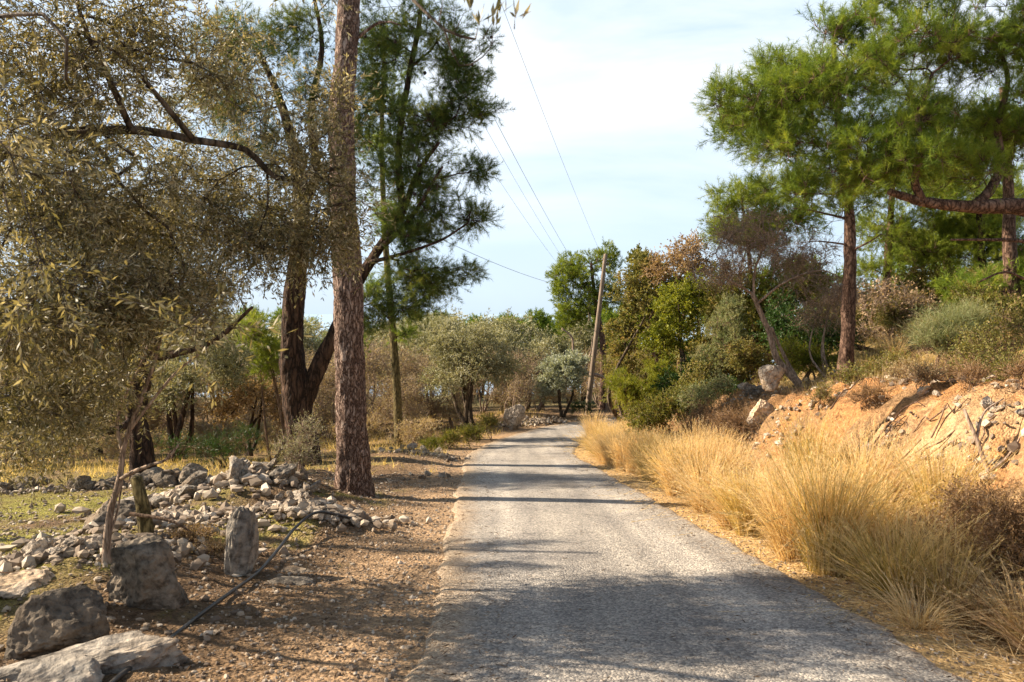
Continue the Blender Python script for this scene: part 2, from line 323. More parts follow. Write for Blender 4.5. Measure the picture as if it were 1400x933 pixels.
def groundmat():
    m, n, l = newmat('earth_and_litter'); p = n['Principled BSDF']; p.inputs['Roughness'].default_value = .95; p.inputs['Specular IOR Level'].default_value = .15
    a = n.new('ShaderNodeAttribute'); a.attribute_name = 'Col'; tcn = n.new('ShaderNodeTexCoord')
    n1 = n.new('ShaderNodeTexNoise'); n1.inputs['Scale'].default_value = 9; n1.inputs['Detail'].default_value = 8; n1.inputs['Roughness'].default_value = .7
    n2 = n.new('ShaderNodeTexVoronoi'); n2.inputs['Scale'].default_value = 38; n2.inputs['Randomness'].default_value = 1
    for q in (n1, n2): l.new(tcn.outputs['Object'], q.inputs['Vector'])
    r = ramp(n, [(0.3, (.45, .42, .38)), (.5, (1, 1, 1)), (.68, (1.5, 1.45, 1.35))]); l.new(n1.outputs['Fac'], r.inputs['Fac'])
    mm = n.new('ShaderNodeMix'); mm.data_type = 'RGBA'; mm.blend_type = 'MULTIPLY'; mm.inputs['Factor'].default_value = 1; l.new(a.outputs['Color'], mm.inputs['A']); l.new(r.outputs['Color'], mm.inputs['B'])
    hs = n.new('ShaderNodeSeparateColor'); l.new(n2.outputs['Color'], hs.inputs[0]); r2 = ramp(n, [(0, (.72, .7, .66)), (1, (1.3, 1.28, 1.25))]); l.new(hs.outputs[0], r2.inputs['Fac'])
    m2 = n.new('ShaderNodeMix'); m2.data_type = 'RGBA'; m2.blend_type = 'MULTIPLY'; m2.inputs['Factor'].default_value = .9; l.new(mm.outputs['Result'], m2.inputs['A']); l.new(r2.outputs['Color'], m2.inputs['B'])
    l.new(m2.outputs['Result'], p.inputs['Base Color'])
    ad = n.new('ShaderNodeMath'); ad.operation = 'SUBTRACT'; l.new(n1.outputs['Fac'], ad.inputs[0]); 
    sc_ = n.new('ShaderNodeMath'); sc_.operation = 'MULTIPLY'; sc_.inputs[1].default_value = .5; l.new(n2.outputs['Distance'], sc_.inputs[0]); l.new(sc_.outputs[0], ad.inputs[1])
    b = n.new('ShaderNodeBump'); b.inputs['Strength'].default_value = .9; b.inputs['Distance'].default_value = .05; l.new(ad.outputs[0], b.inputs['Height']); l.new(b.outputs[0], p.inputs['Normal'])
    return m
tag(link('ground', me, groundmat()), kind='structure')

# road: chip-seal asphalt strip with ragged edges
rc = smooth_poly(CL, .10); ncol = 61
tg = nrm(np.gradient(rc, axis=0)); nr = np.stack([tg[:, 1], -tg[:, 0]], 1)
arc = np.concatenate([[0], np.cumsum(np.linalg.norm(np.diff(rc, axis=0), axis=1))])
def edge(seed): return .10 * fb2(arc, arc * 0, .35, 3, seed) + .10 * fb2(arc, arc * 0, 2.4, 3, seed + 5)
wl = HW + edge(101); wr = HW + edge(131)
t = np.linspace(-1, 1, ncol)
S = np.where(t[None, :] < 0, t[None, :] * wl[:, None], t[None, :] * wr[:, None])
XY = rc[:, None, :] + nr[:, None, :] * S[:, :, None]
zc = base_z(rc[:, 1]); zx = terrain(XY[:, :, 0], XY[:, :, 1], False).reshape(S.shape)
edgef = 1 - sst(.93, 1.0, np.abs(t))[None, :]
Zr = zx + .035 * edgef + .006 * (1 - t[None, :] ** 2) - .03 * (1 - edgef) + .006 * fb2(XY[:, :, 0], XY[:, :, 1], 1.6, 3, 7).reshape(S.shape) * edgef
V = np.concatenate([XY, Zr[:, :, None]], 2).reshape(-1, 3)
ii = (np.arange(len(rc) - 1)[:, None] * ncol + np.arange(ncol - 1)[None, :]).ravel()
me = mk(V, None, np.stack([ii, ii + 1, ii + ncol + 1, ii + ncol], 1), None, True)
ed = np.broadcast_to(np.where(t[None, :] < 0, 1 + t[None, :], 1 - t[None, :]), S.shape).ravel()
lf = np.broadcast_to((t[None, :] < 0) * 1.0, S.shape).ravel()
ca = me.color_attributes.new('Col', 'FLOAT_COLOR', 'POINT'); ca.data.foreach_set('color', np.stack([ed, lf, ed * 0, ed * 0 + 1], 1).astype(np.float32).ravel())
def roadmat():
    m, n, l = newmat('chipseal_asphalt'); p = n['Principled BSDF']; p.inputs['Roughness'].default_value = .85; p.inputs['Specular IOR Level'].default_value = .3
    a = n.new('ShaderNodeAttribute'); a.attribute_name = 'Col'; sp = n.new('ShaderNodeSeparateColor'); l.new(a.outputs['Color'], sp.inputs[0]); tcn = n.new('ShaderNodeTexCoord')
    def no(s, d, r=.6):
        q = n.new('ShaderNodeTexNoise'); q.inputs['Scale'].default_value = s; q.inputs['Detail'].default_value = d; q.inputs['Roughness'].default_value = r; l.new(tcn.outputs['Object'], q.inputs['Vector']); return q
    vo = n.new('ShaderNodeTexVoronoi'); vo.inputs['Scale'].default_value = 62; l.new(tcn.outputs['Object'], vo.inputs['Vector'])
    sc2 = n.new('ShaderNodeSeparateColor'); l.new(vo.outputs['Color'], sc2.inputs[0])
    r1 = ramp(n, [(0, (.17, .155, .14)), (.45, (.305, .28, .25)), (.8, (.43, .395, .345)), (1, (.56, .50, .42))]); l.new(sc2.outputs[0], r1.inputs['Fac'])
    big = no(.7, 5); r2 = ramp(n, [(0.3, (.78, .78, .79)), (.7, (1.18, 1.16, 1.12))]); l.new(big.outputs['Fac'], r2.inputs['Fac'])
    mm = n.new('ShaderNodeMix'); mm.data_type = 'RGBA'; mm.blend_type = 'MULTIPLY'; mm.inputs['Factor'].default_value = 1; l.new(r1.outputs['Color'], mm.inputs['A']); l.new(r2.outputs['Color'], mm.inputs['B'])
    mpn = n.new('ShaderNodeMapping'); mpn.inputs['Scale'].default_value = (3.2, .22, 1); l.new(tcn.outputs['Object'], mpn.inputs['Vector'])
    st = n.new('ShaderNodeTexNoise'); st.inputs['Scale'].default_value = 1.0; st.inputs['Detail'].default_value = 6; l.new(mpn.outputs[0], st.inputs['Vector'])
    r3 = ramp(n, [(0.35, (.82, .82, .82)), (.65, (1.14, 1.13, 1.1))]); l.new(st.outputs['Fac'], r3.inputs['Fac'])
    m2 = n.new('ShaderNodeMix'); m2.data_type = 'RGBA'; m2.blend_type = 'MULTIPLY'; m2.inputs['Factor'].default_value = 1; l.new(mm.outputs['Result'], m2.inputs['A']); l.new(r3.outputs['Color'], m2.inputs['B'])
    w1 = n.new('ShaderNodeMath'); w1.operation = 'SUBTRACT'; w1.inputs[1].default_value = .5; l.new(sp.outputs[0], w1.inputs[0])
    w2 = n.new('ShaderNodeMath'); w2.operation = 'ABSOLUTE'; l.new(w1.outputs[0], w2.inputs[0])
    w3 = n.new('ShaderNodeMapRange'); w3.inputs['From Min'].default_value = .04; w3.inputs['From Max'].default_value = .22; w3.inputs['To Min'].default_value = 1.14; w3.inputs['To Max'].default_value = .93; l.new(w2.outputs[0], w3.inputs['Value'])
    w4 = n.new('ShaderNodeVectorMath'); w4.operation = 'SCALE'; l.new(m2.outputs['Result'], w4.inputs[0]); l.new(w3.outputs[0], w4.inputs['Scale'])
    # meandering cracks and darker tarry repairs
    wn = no(1.1, 3); wm = n.new('ShaderNodeMix'); wm.data_type = 'RGBA'; wm.inputs['Factor'].default_value = .35; l.new(tcn.outputs['Object'], wm.inputs['A']); l.new(wn.outputs['Color'], wm.inputs['B'])
    ck = n.new('ShaderNodeTexVoronoi'); ck.feature = 'DISTANCE_TO_EDGE'; ck.inputs['Scale'].default_value = .75; l.new(wm.outputs['Result'], ck.inputs['Vector'])
    ckr = ramp(n, [(0, (.42, .41, .40)), (.006, (.6, .6, .6)), (.014, (1, 1, 1))]); l.new(ck.outputs['Distance'], ckr.inputs['Fac'])
    pn = no(.45, 2, .4); pr = ramp(n, [(.60, (1, 1, 1)), (.64, (.80, .79, .78))]); l.new(pn.outputs['Fac'], pr.inputs['Fac'])
    w5 = n.new('ShaderNodeMix'); w5.data_type = 'RGBA'; w5.blend_type = 'MULTIPLY'; w5.inputs['Factor'].default_value = .38; l.new(w4.outputs[0], w5.inputs['A']); l.new(ckr.outputs['Color'], w5.inputs['B'])
    m2 = n.new('ShaderNodeMix'); m2.data_type = 'RGBA'; m2.blend_type = 'MULTIPLY'; m2.inputs['Factor'].default_value = 1; l.new(w5.outputs['Result'], m2.inputs['A']); l.new(pr.outputs['Color'], m2.inputs['B'])
    # dirt and gravel creeping in from the edges, more on the left
    en = no(5, 6, .7); add = n.new('ShaderNodeMath'); add.operation = 'MULTIPLY_ADD'; add.inputs[1].default_value = .34; l.new(en.outputs['Fac'], add.inputs[0])
    sb = n.new('ShaderNodeMath'); sb.operation = 'MULTIPLY_ADD'; sb.inputs[1].default_value = -.14; l.new(sp.outputs[1], sb.inputs[0]); l.new(sp.outputs[0], sb.inputs[2]); l.new(sb.outputs[0], add.inputs[2])
    mr = n.new('ShaderNodeMapRange'); mr.inputs['From Min'].default_value = .13; mr.inputs['From Max'].default_value = .30; mr.inputs['To Min'].default_value = .95; mr.inputs['To Max'].default_value = 0; l.new(add.outputs[0], mr.inputs['Value'])
    vg = ramp(n, [(0, (.20, .135, .08)), (.5, (.36, .265, .17)), (1, (.52, .42, .30))]); l.new(sc2.outputs[1], vg.inputs['Fac'])
    m3 = n.new('ShaderNodeMix'); m3.data_type = 'RGBA'; l.new(mr.outputs[0], m3.inputs['Factor']); l.new(m2.outputs['Result'], m3.inputs['A']); l.new(vg.outputs['Color'], m3.inputs['B'])
    l.new(m3.outputs['Result'], p.inputs['Base Color'])
    fn = no(160, 3); hh = n.new('ShaderNodeMath'); hh.operation = 'MULTIPLY_ADD'; hh.inputs[1].default_value = -1.2; l.new(vo.outputs['Distance'], hh.inputs[0]); l.new(fn.outputs['Fac'], hh.inputs[2])
    b = n.new('ShaderNodeBump'); b.inputs['Strength'].default_value = .8; b.inputs['Distance'].default_value = .012; l.new(hh.outputs[0], b.inputs['Height']); l.new(b.outputs[0], p.inputs['Normal'])
    return m
tag(link('road', me, roadmat()), kind='structure')

# sea far below
m, n, l = newmat('sea_water'); p = n['Principled BSDF']; p.inputs['Base Color'].default_value = (.30, .42, .55, 1); p.inputs['Roughness'].default_value = .35
nn_ = n.new('ShaderNodeTexNoise'); nn_.inputs['Scale'].default_value = .05; bb = n.new('ShaderNodeBump'); bb.inputs['Strength'].default_value = .15
l.new(nn_.outputs['Fac'], bb.inputs['Height']); l.new(bb.outputs[0], p.inputs['Normal'])
tag(link('sea', mk([(-40000, 350, -90), (40000, 350, -90), (40000, 50000, -90), (-40000, 50000, -90)], None, [(0, 1, 2, 3)]), m), kind='structure')

# ------------------------------------------------------------------ plant builders
def tube(g, pts, rad, n=6, m=0, rough=0, cap=True, seed=0):
    pts = np.asarray(pts, float); rad = np.asarray(rad, float); k = len(pts)
    tg = nrm(np.gradient(pts, axis=0)); up = np.array([0, 0, 1.]) if abs(tg[0][2]) < .9 else np.array([1., 0, 0])
    a = np.zeros_like(pts); u = nrm(np.cross(tg[0], up))
    for i in range(k):
        u = u - tg[i] * (u @ tg[i]); u = u / max(np.linalg.norm(u), 1e-9); a[i] = u
    b = np.cross(tg, a)
    th = np.arange(n) / n * 2 * np.pi
    ring = a[:, None, :] * np.cos(th)[None, :, None] + b[:, None, :] * np.sin(th)[None, :, None]
    rr = np.broadcast_to(rad[:, None], (k, n)).copy()
    if rough:
        V0 = (pts[:, None, :] + ring * rr[:, :, None]).reshape(-1, 3)
        q = V0 * np.array([1, 1, .28])
        plate = np.abs(fbm(q * 9, 3, seed)).reshape(k, n)
        rr = rr * (1 + rough * (np.clip(plate * 3.2, 0, 1) - .5) + rough * 1.2 * fbm(V0 * np.array([1, 1, .6]) * 1.6, 2, seed + 9).reshape(k, n))
    V = (pts[:, None, :] + ring * rr[:, :, None]).reshape(-1, 3)
    i = (np.arange(k - 1)[:, None] * n + np.arange(n)[None, :]); j = (np.arange(k - 1)[:, None] * n + (np.arange(n) + 1)[None, :] % n)
    q = np.stack([i, j, j + n, i + n], 2).reshape(-1, 4)
    t = []
    if cap:
        V = np.vstack([V, pts[-1] + tg[-1] * rad[-1] * .5]); e0 = (k - 1) * n
        t = [(e0 + z, e0 + (z + 1) % n, k * n) for z in range(n)]
    g.add(V, t, q, m)

def grow(trunks, tips, seg=.3, r_tip=.006, wob=.06, kexp=2.2, seed=0, droop=0.0, detail=None):
    """trunks: list of (points, r0, r1); tips joined to them by curved branches. Returns wood Geo and the direction at every tip."""
    r_ = np.random.default_rng(seed); cap = 200000
    Pn = np.zeros((cap, 3)); par = np.full(cap, -1); fix = np.zeros(cap); dirn = np.zeros((cap, 3)); n = 0; chains0 = []
    for ti, (pts, r0, r1) in enumerate(trunks):
        sp = smooth_poly(pts, seg * .5); k = len(sp)
        if wob: sp[1:-1] += r_.normal(size=(k - 2, 3)) * wob * .25 * min(r0, .2)
        rr = np.linspace(r0, r1, k)
        if ti:
            j = int(np.argmin(np.sum((Pn[:n] - sp[0]) ** 2, 1)))
        else: j = -1
        ids = np.arange(n, n + k); Pn[ids] = sp; fix[ids] = rr; dirn[ids] = nrm(np.gradient(sp, axis=0)); par[n] = j; par[n + 1:n + k] = np.arange(n, n + k - 1)
        chains0.append((ids, j)); n += k
    nt0 = n; tips = np.asarray(tips, float).reshape(-1, 3)
    tipdir = np.zeros_like(tips)
    if len(tips):
        trn = Pn[:nt0]; d0 = np.array([np.min(np.sum((trn - q) ** 2, 1)) for q in tips]); order = np.argsort(d0); tid = np.zeros(len(tips), int)
        for q in order:
            T = tips[q]; v = T - Pn[:n]; d = np.sqrt(np.sum(v * v, 1)) + 1e-6
            cosb = np.sum(v * dirn[:n], 1) / d
            cost = d * (1.35 - .45 * cosb); cost[:nt0] *= 1.12; cost[:max(1, int(nt0 * .0))] = 1e9
            j = int(np.argmin(cost)); A = Pn[j]; D = np.linalg.norm(T - A)
            k = max(1, int(D / seg)); 
            if n + k + 2 > cap: break
            c1 = A + (dirn[j] * .45 + nrm(T - A) * .55) * D * .4; c2 = T - (nrm(T - A) + np.array([0, 0, .35 - droop])) * D * .25
            t = (np.arange(1, k + 1) / k)[:, None]
            B = (1 - t) ** 3 * A + 3 * (1 - t) ** 2 * t * c1 + 3 * (1 - t) * t * t * c2 + t ** 3 * T
            if k > 1: B[:-1] += r_.normal(size=(k - 1, 3)) * wob * seg
            ids = np.arange(n, n + k); Pn[ids] = B; par[n] = j; par[n + 1:n + k] = np.arange(n, n + k - 1)
            pv = np.vstack([A, B]); dirn[ids] = nrm(np.diff(pv, axis=0)); n += k; tid[q] = n - 1
        tipdir = dirn[tid]
    load = np.zeros(n); haschild = np.zeros(n, bool); kid = np.full(n, -1); rad = np.zeros(n)
    for i in range(n - 1, -1, -1):
        if load[i] == 0: load[i] = r_tip ** kexp
        rad[i] = load[i] ** (1 / kexp) if fix[i] == 0 else fix[i]
        if par[i] >= 0 and fix[i] == 0:
            load[par[i]] += load[i]
    for i in range(nt0, n):
        rp = rad[par[i]]; rad[i] = min(rad[i], rp * (.75 if par[i] < nt0 else 1.0))
    g = Geo()
    for ci, (ids, j) in enumerate(chains0):
        pts = Pn[ids]; rr = rad[ids].copy()
        if j >= 0: pts = np.vstack([Pn[j], pts]); rr = np.concatenate([[rr[0]], rr])
        if detail and trunks[ci][1] > .09:
            step = .05; L_ = np.concatenate([[0], np.cumsum(np.linalg.norm(np.diff(pts, axis=0), axis=1))]); m_ = int(L_[-1] / step); tt = np.linspace(0, L_[-1], m_)
            pts = np.stack([np.interp(tt, L_, pts[:, c]) for c in range(3)], 1); rr = np.interp(tt, L_, rr)
            if ci == 0: rr = rr * (1 + .45 * np.exp(-tt / .28))
            tube(g, pts, rr, detail, rough=.13, seed=seed)
        else:
            if ci == 0: rr = rr * (1 + .4 * np.exp(-np.arange(len(rr)) * seg * .5 / .25))
            tube(g, pts, rr, 12 if rr[0] > .06 else 6)
    done = np.zeros(n, bool); children = {}
    for i in range(nt0, n): children.setdefault(par[i], []).append(i)
    stack = [(p_, c) for p_ in list(children) if p_ < nt0 for c in children[p_]]
    while stack:
        p_, c = stack.pop(); ch = [p_, c]; cur = c
        while cur in children:
            ks = sorted(children[cur], key=lambda z: -rad[z]); 
            for o_ in ks[1:]: stack.append((cur, o_))
            cur = ks[0]; ch.append(cur)
        rr = rad[ch].copy(); rr[0] = rr[1]; rr[-1] *= .6
        tube(g, Pn[ch], rr, 8 if rr[0] > .05 else (5 if rr[0] > .02 else 3), cap=False)
    return g, tipdir
def ell(c, r, n, r_, shell=.55):
    d = rsph(n, r_); q = r_.random(n) ** (shell); return np.asarray(c) + d * q[:, None] * np.asarray(r)
DENS = 1.55
def E(px, py, d, rx, ry, rd, n, r_, shell=.62):
    n = int(n * DENS)
    q = ell(P(px, py, d), (rx / F * d, rd, ry / F * d), int(n * 1.35) + 1, r_, shell)
    nv = fbm(q * (7.5 / d + .45), 2, 77); return q[np.argsort(-nv)[:n]]
def perp(d, r_):
    v = rsph(len(d), r_); return nrm(np.cross(d, v))
def add_leaves(g, pos, dr, Ln, Wn, r_, m=0, rnd=None):
    sd = perp(dr, r_) * Wn[:, None] * .5; k = len(pos); mid = pos + dr * Ln[:, None] * .45
    V = np.stack([pos, mid - sd, pos + dr * Ln[:, None], mid + sd], 1).reshape(-1, 3); i = np.arange(k)[:, None] * 4
    g.add(V, None, np.concatenate([i, i + 1, i + 2, i + 3], 1), m, r_.random(k) if rnd is None else rnd)
def add_needles(g, pos, dr, Ln, Wn, r_, m=0, rnd=None):
    sd = perp(dr, r_) * Wn * .5; k = len(pos); V = np.stack([pos - sd, pos + sd, pos + dr * Ln[:, None]], 1).reshape(-1, 3); i = np.arange(k)[:, None] * 3
    g.add(V, np.concatenate([i, i + 1, i + 2], 1), None, m, r_.random(k) if rnd is None else rnd)
def add_twigs(g, a, b, r, m=1):
    d = nrm(b - a); s1 = nrm(np.cross(d, np.array([.3, .2, .93]))); s2 = np.cross(d, s1); k = len(a)
    V = np.stack([a + s1 * r, a - s1 * r * .5 + s2 * r * .87, a - s1 * r * .5 - s2 * r * .87, b], 1).reshape(-1, 3); i = np.arange(k)[:, None] * 4
    g.add(V, np.concatenate([np.concatenate([i, i + 1, i + 3], 1), np.concatenate([i + 1, i + 2, i + 3], 1), np.concatenate([i + 2, i, i + 3], 1)]), None, m)
def pine_foliage(tips, tdir, r_, tw=7, twl=.32, per=26, nl=.11, nw=.006, up=.45):
    per = int(per * 1.35); nl *= 1.12; nw *= 1.0
    """every branch end carries upturned twigs with a brush of needles round each"""
    g = Geo(); k = len(tips)
    a = np.repeat(tips, tw, 0); d = nrm(np.repeat(tdir, tw, 0) * .55 + rsph(k * tw, r_) * .8 + np.array([0, 0, up])); ln = twl * (.5 + .8 * r_.random(k * tw))
    b = a + d * ln[:, None]; add_twigs(g, a, b, .004)
    tone = np.repeat(r_.random(k), tw) * .5 + r_.random(k * tw) * .5
    q = np.repeat(np.arange(k * tw), per); t = .45 + .62 * r_.random(len(q)); pos = a[q] + (b - a)[q] * t[:, None]
    nd = nrm(d[q] * .75 + rsph(len(q), r_) * .8)
    add_needles(g, pos, nd, nl * (.7 + .5 * r_.random(len(q))), nw, r_, 0, np.clip(tone[q] * .8 + r_.random(len(q)) * .25, 0, 1))
    return g
def leaf_foliage(tips, tdir, r_, tw=6, twl=.35, per=12, ll=.055, lw=.014, up=.0, spread=.9, twr=.0025):
    g = Geo(); k = len(tips)
    a = np.repeat(tips, tw, 0); d = nrm(np.repeat(tdir, tw, 0) * .5 + rsph(k * tw, r_) * spread + np.array([0, 0, up])); ln = twl * (.5 + .8 * r_.random(k * tw))
    b = a + d * ln[:, None]; add_twigs(g, a, b, twr)
    tone = r_.random(k * tw)
    q = np.repeat(np.arange(k * tw), per); t = .12 + .9 * r_.random(len(q)); pos = a[q] + (b - a)[q] * t[:, None]
    nd = nrm(d[q] * .8 + rsph(len(q), r_) * .75)
    if ll > 0: add_leaves(g, pos, nd, ll * (.6 + .7 * r_.random(len(q))), lw * (.7 + .6 * r_.random(len(q))), r_, 0, np.clip(tone[q] * .45 + r_.random(len(q)) * .55, 0, 1))
    return g
def plant(name, label, cat, base, trunks, tips, bark, leaf, foliage, group=None, seed=0, parts=('trunk', 'crown'), **kw):
    g, td = grow(trunks, tips, seed=seed, **kw)
    root = thing(name, tuple(base), label, cat, group)
    link(parts[0], g.mesh(base, smooth=True), bark, root)
    if foliage: 
        fg = foliage(np.asarray(tips), td); link(parts[1], fg.mesh(base), [leaf, bark], root)
    return root
PF = lambda r_, **k: (lambda t, d: pine_foliage(t, d, r_, **k))
LF = lambda r_, **k: (lambda t, d: leaf_foliage(t, d, r_, **k))
def sub(p, dz): return np.array([p[0], p[1], p[2] + dz])
cat_ = np.concatenate

# ---- 1 the tall straight pine by the road
r_ = np.random.default_rng(11); b = ground_at(483, 13.0); D = 13.0
tr = [sub(b, -.15), sub(b, .0), P(482, 620, D), P(478, 500, D), P(473, 330, D), P(467, 170, D), P(477, 20, D), P(481, -200, D), P(478, -500, D + .1), P(486, -800, D + .2)]
tips = cat_([E(480, -480, D, 150, 70, 1.8, 90, r_), E(400, -560, D, 90, 60, 1.2, 50, r_), E(560, -600, D, 90, 60, 1.4, 50, r_), E(480, -740, D, 130, 80, 1.5, 100, r_), E(485, -860, D, 70, 50, .8, 40, r_)])
tall = plant('pine_tree', 'tall straight pine with flaky pinkish grey trunk beside the road, nearest pine on the left', 'tree', b, [(tr, .255, .08), ([P(478, 60, D), P(520, 30, D - .2), P(548, 35, D - .4)], .035, .012), ([P(480, 260, D), P(455, 225, D), P(438, 222, D)], .02, .008)], tips, M['bark_pine'], M['needle_dark'], PF(r_, tw=7, per=22, nw=.008), seed=11, detail=56)

# ---- 2 forked dark pine behind it
r_ = np.random.default_rng(12); D = 20.0; b = ground_at(412, D)
t1 = [sub(b, -.2), b, P(412, 590, D), P(404, 530, D), P(399, 470, D), P(404, 390, D), P(413, 300, D), P(404, 215, D + .3), P(380, 130, D + .5), P(352, 70, D + .6)]
t2 = [P(412, 560, D), P(432, 510, D - .05), P(455, 462, D), P(482, 400, D + .1), P(515, 345, D + .2), P(550, 290, D + .2), P(572, 235, D), P(600, 195, D - .2)]
t3 = [P(515, 345, D + .2), P(560, 300, D - .3), P(605, 228, D - .5)]
t4 = [P(550, 285, D + .2), P(545, 200, D + .5), P(560, 100, D + .5), P(575, 10, D + .3), P(570, -120, D)]
t5 = [P(500, 360, D + .1), P(540, 350, D - .3), P(600, 330, D - .6), P(640, 305, D - .6)]
t6 = [P(412, 290, D), P(432, 235, D + .2), P(425, 150, D + .3), P(440, 60, D + .3), P(420, -40, D + .3)]
tips = cat_([E(560, 50, D, 85, 45, 1.3, 55, r_), E(618, 95, D, 55, 38, 1.0, 36, r_), E(670, 60, D, 12, 10, .3, 3, r_), E(595, 165, D, 85, 26, 1.2, 55, r_), E(655, 158, D, 34, 12, .5, 12, r_), E(520, 130, D + .5, 55, 50, 1.2, 30, r_),
  E(575, 245, D, 75, 30, 1.2, 45, r_), E(655, 235, D, 30, 16, .5, 13, r_), E(560, 320, D, 60, 30, 1.0, 36, r_), E(645, 300, D, 30, 13, .5, 13, r_), E(585, 388, D, 58, 24, 1.0, 34, r_), E(640, 372, D, 22, 9, .4, 8, r_), E(520, 420, D, 36, 34, .8, 22, r_), E(560, 425, D, 40, 16, .8, 16, r_),
  E(520, 60, D + .8, 60, 60, 1.2, 44, r_), E(570, 200, D + .4, 80, 60, 1.2, 44, r_), E(600, 290, D, 60, 40, 1.0, 30, r_), E(330, 150, D, 80, 60, 1.3, 30, r_), E(640, 130, D, 40, 34, .8, 20, r_), E(480, 180, D + .8, 50, 60, 1.2, 34, r_), E(560, 380, D, 50, 60, 1.0, 30, r_), E(540, -50, D, 110, 50, 1.6, 50, r_), E(330, 60, D, 75, 55, 1.4, 56, r_), E(405, 40, D, 60, 50, 1.3, 34, r_), E(290, 150, D, 50, 40, 1.0, 22, r_), E(430, 130, D, 40, 50, 1.2, 24, r_), E(360, 200, D, 45, 40, 1, 18, r_), E(370, -90, D, 110, 60, 1.6, 50, r_), E(450, 250, D + .4, 30, 40, .8, 12, r_), E(345, 320, D, 40, 30, .8, 14, r_)])
forked = plant('pine_tree', 'big dark forked pine behind the tall straight pine, crown reaching over the road', 'tree', b, [(t1, .38, .06), (t2, .22, .04), (t3, .08, .03), (t4, .10, .03), (t5, .06, .02), (t6, .12, .03)], tips, M['bark_dark'], M['needle_dark'], PF(r_, tw=8, twl=.36, per=28, nl=.12, nw=.0075, up=.2), seed=12, detail=40)
# pine cones hanging in its crown
g = Geo(); th = np.linspace(0, 1, 7); tube(g, np.stack([th * 0, th * 0, -.035 + th * .08], 1), np.array([.008, .022, .03, .028, .022, .013, .004]), 8)
cm, n, l = newmat('cone_scales'); n['Principled BSDF'].inputs['Base Color'].default_value = (.035, .022, .014, 1); n['Principled BSDF'].inputs['Roughness'].default_value = .8
v_ = n.new('ShaderNodeTexVoronoi'); v_.inputs['Scale'].default_value = 90; tcn = n.new('ShaderNodeTexCoord'); l.new(tcn.outputs['Object'], v_.inputs['Vector']); rr_ = ramp(n, [(0, (.07, .045, .03)), (.6, (.015, .01, .007))]); l.new(v_.outputs['Distance'], rr_.inputs['Fac']); l.new(rr_.outputs['Color'], n['Principled BSDF'].inputs['Base Color'])
cone_me = g.mesh(smooth=True)
for k in range(70):
    q = tips[r_.integers(0, 370)] + r_.normal(size=3) * .12 - b
    o = link('cone', cone_me, cm, forked, tuple(q)); o.rotation_euler = (r_.random() * 3, r_.random() * 3, 0); s_ = 1.1 + r_.random() * .6; o.scale = (s_, s_, s_)

# ---- 3 slender mossy trunk between the forked pine and the road
r_ = np.random.default_rng(13); D = 27.; b = ground_at(545, D)
tips = cat_([E(530, 300, D, 45, 45, 1.3, 46, r_), E(515, 200, D, 50, 50, 1.4, 40, r_), E(505, 400, D, 40, 30, 1.0, 24, r_), E(530, 100, D, 45, 60, 1.2, 30, r_), E(490, 470, D, 22, 20, .7, 10, r_), E(550, 460, D, 22, 14, .7, 10, r_)])
plant('pine_tree', 'slender straight pine with greenish trunk right of the tall straight pine', 'tree', b, [([sub(b, -.2), b, P(542, 520, D), P(535, 430, D), P(527, 330, D), P(522, 200, D), P(525, 60, D)], .16, .05)], tips, M['bark_green'], M['needle_warm'], PF(r_, tw=7, per=24, nw=.009), seed=13)

# ---- 4 olive tree at the left whose boughs hang over the camera's left side
r_ = np.random.default_rng(14); b = np.array([-6.3, 6.2, G(-6.3, 6.2)])
T = [sub(b, -.2), b, np.array([-6.2, 6.2, b[2] + .7]), np.array([-5.9, 6.3, 1.1]), np.array([-5.3, 6.5, 2.3]), np.array([-4.8, 6.6, 3.6]), np.array([-4.4, 6.4, 5.0])]
limb = [np.array([-5.7, 6.35, 1.6]), P(-60, 235, 6.7), P(0, 212, 6.8), P(70, 190, 6.9), P(180, 178, 7), P(265, 192, 7), P(335, 205, 7.1), P(378, 243, 7.2), P(430, 238, 7.3), P(478, 225, 7.4)]
limb2 = [np.array([-5.5, 6.4, 2.0]), np.array([-4.2, 5.2, 3.3]), np.array([-2.6, 4.2, 3.6]), P(300, -150, 3.6), P(470, -80, 3.3), P(560, -5, 3.2), P(608, 42, 3.1), P(650, 54, 3.1)]
limb3 = [np.array([-5.9, 6.3, 1.2]), np.array([-4.8, 5.2, 2.4]), np.array([-3.4, 4.2, 2.9]), P(60, 20, 3.8), P(90, 110, 3.8)]
limb4 = [P(180, 178, 7), P(150, 110, 6.8), P(110, 20, 6.6), P(95, -90, 6.5)]
limb5 = [P(265, 192, 7), P(170, 80, 6.6), P(115, 50, 6.4)]
limb6 = [P(650, 54, 3.1), P(680, 70, 3.1), P(703, 40, 3.1), P(706, 26, 3.1)]
limb7 = [P(608, 42, 3.1), P(628, 90, 3.15), P(660, 78, 3.1), P(676, 56, 3.1)]
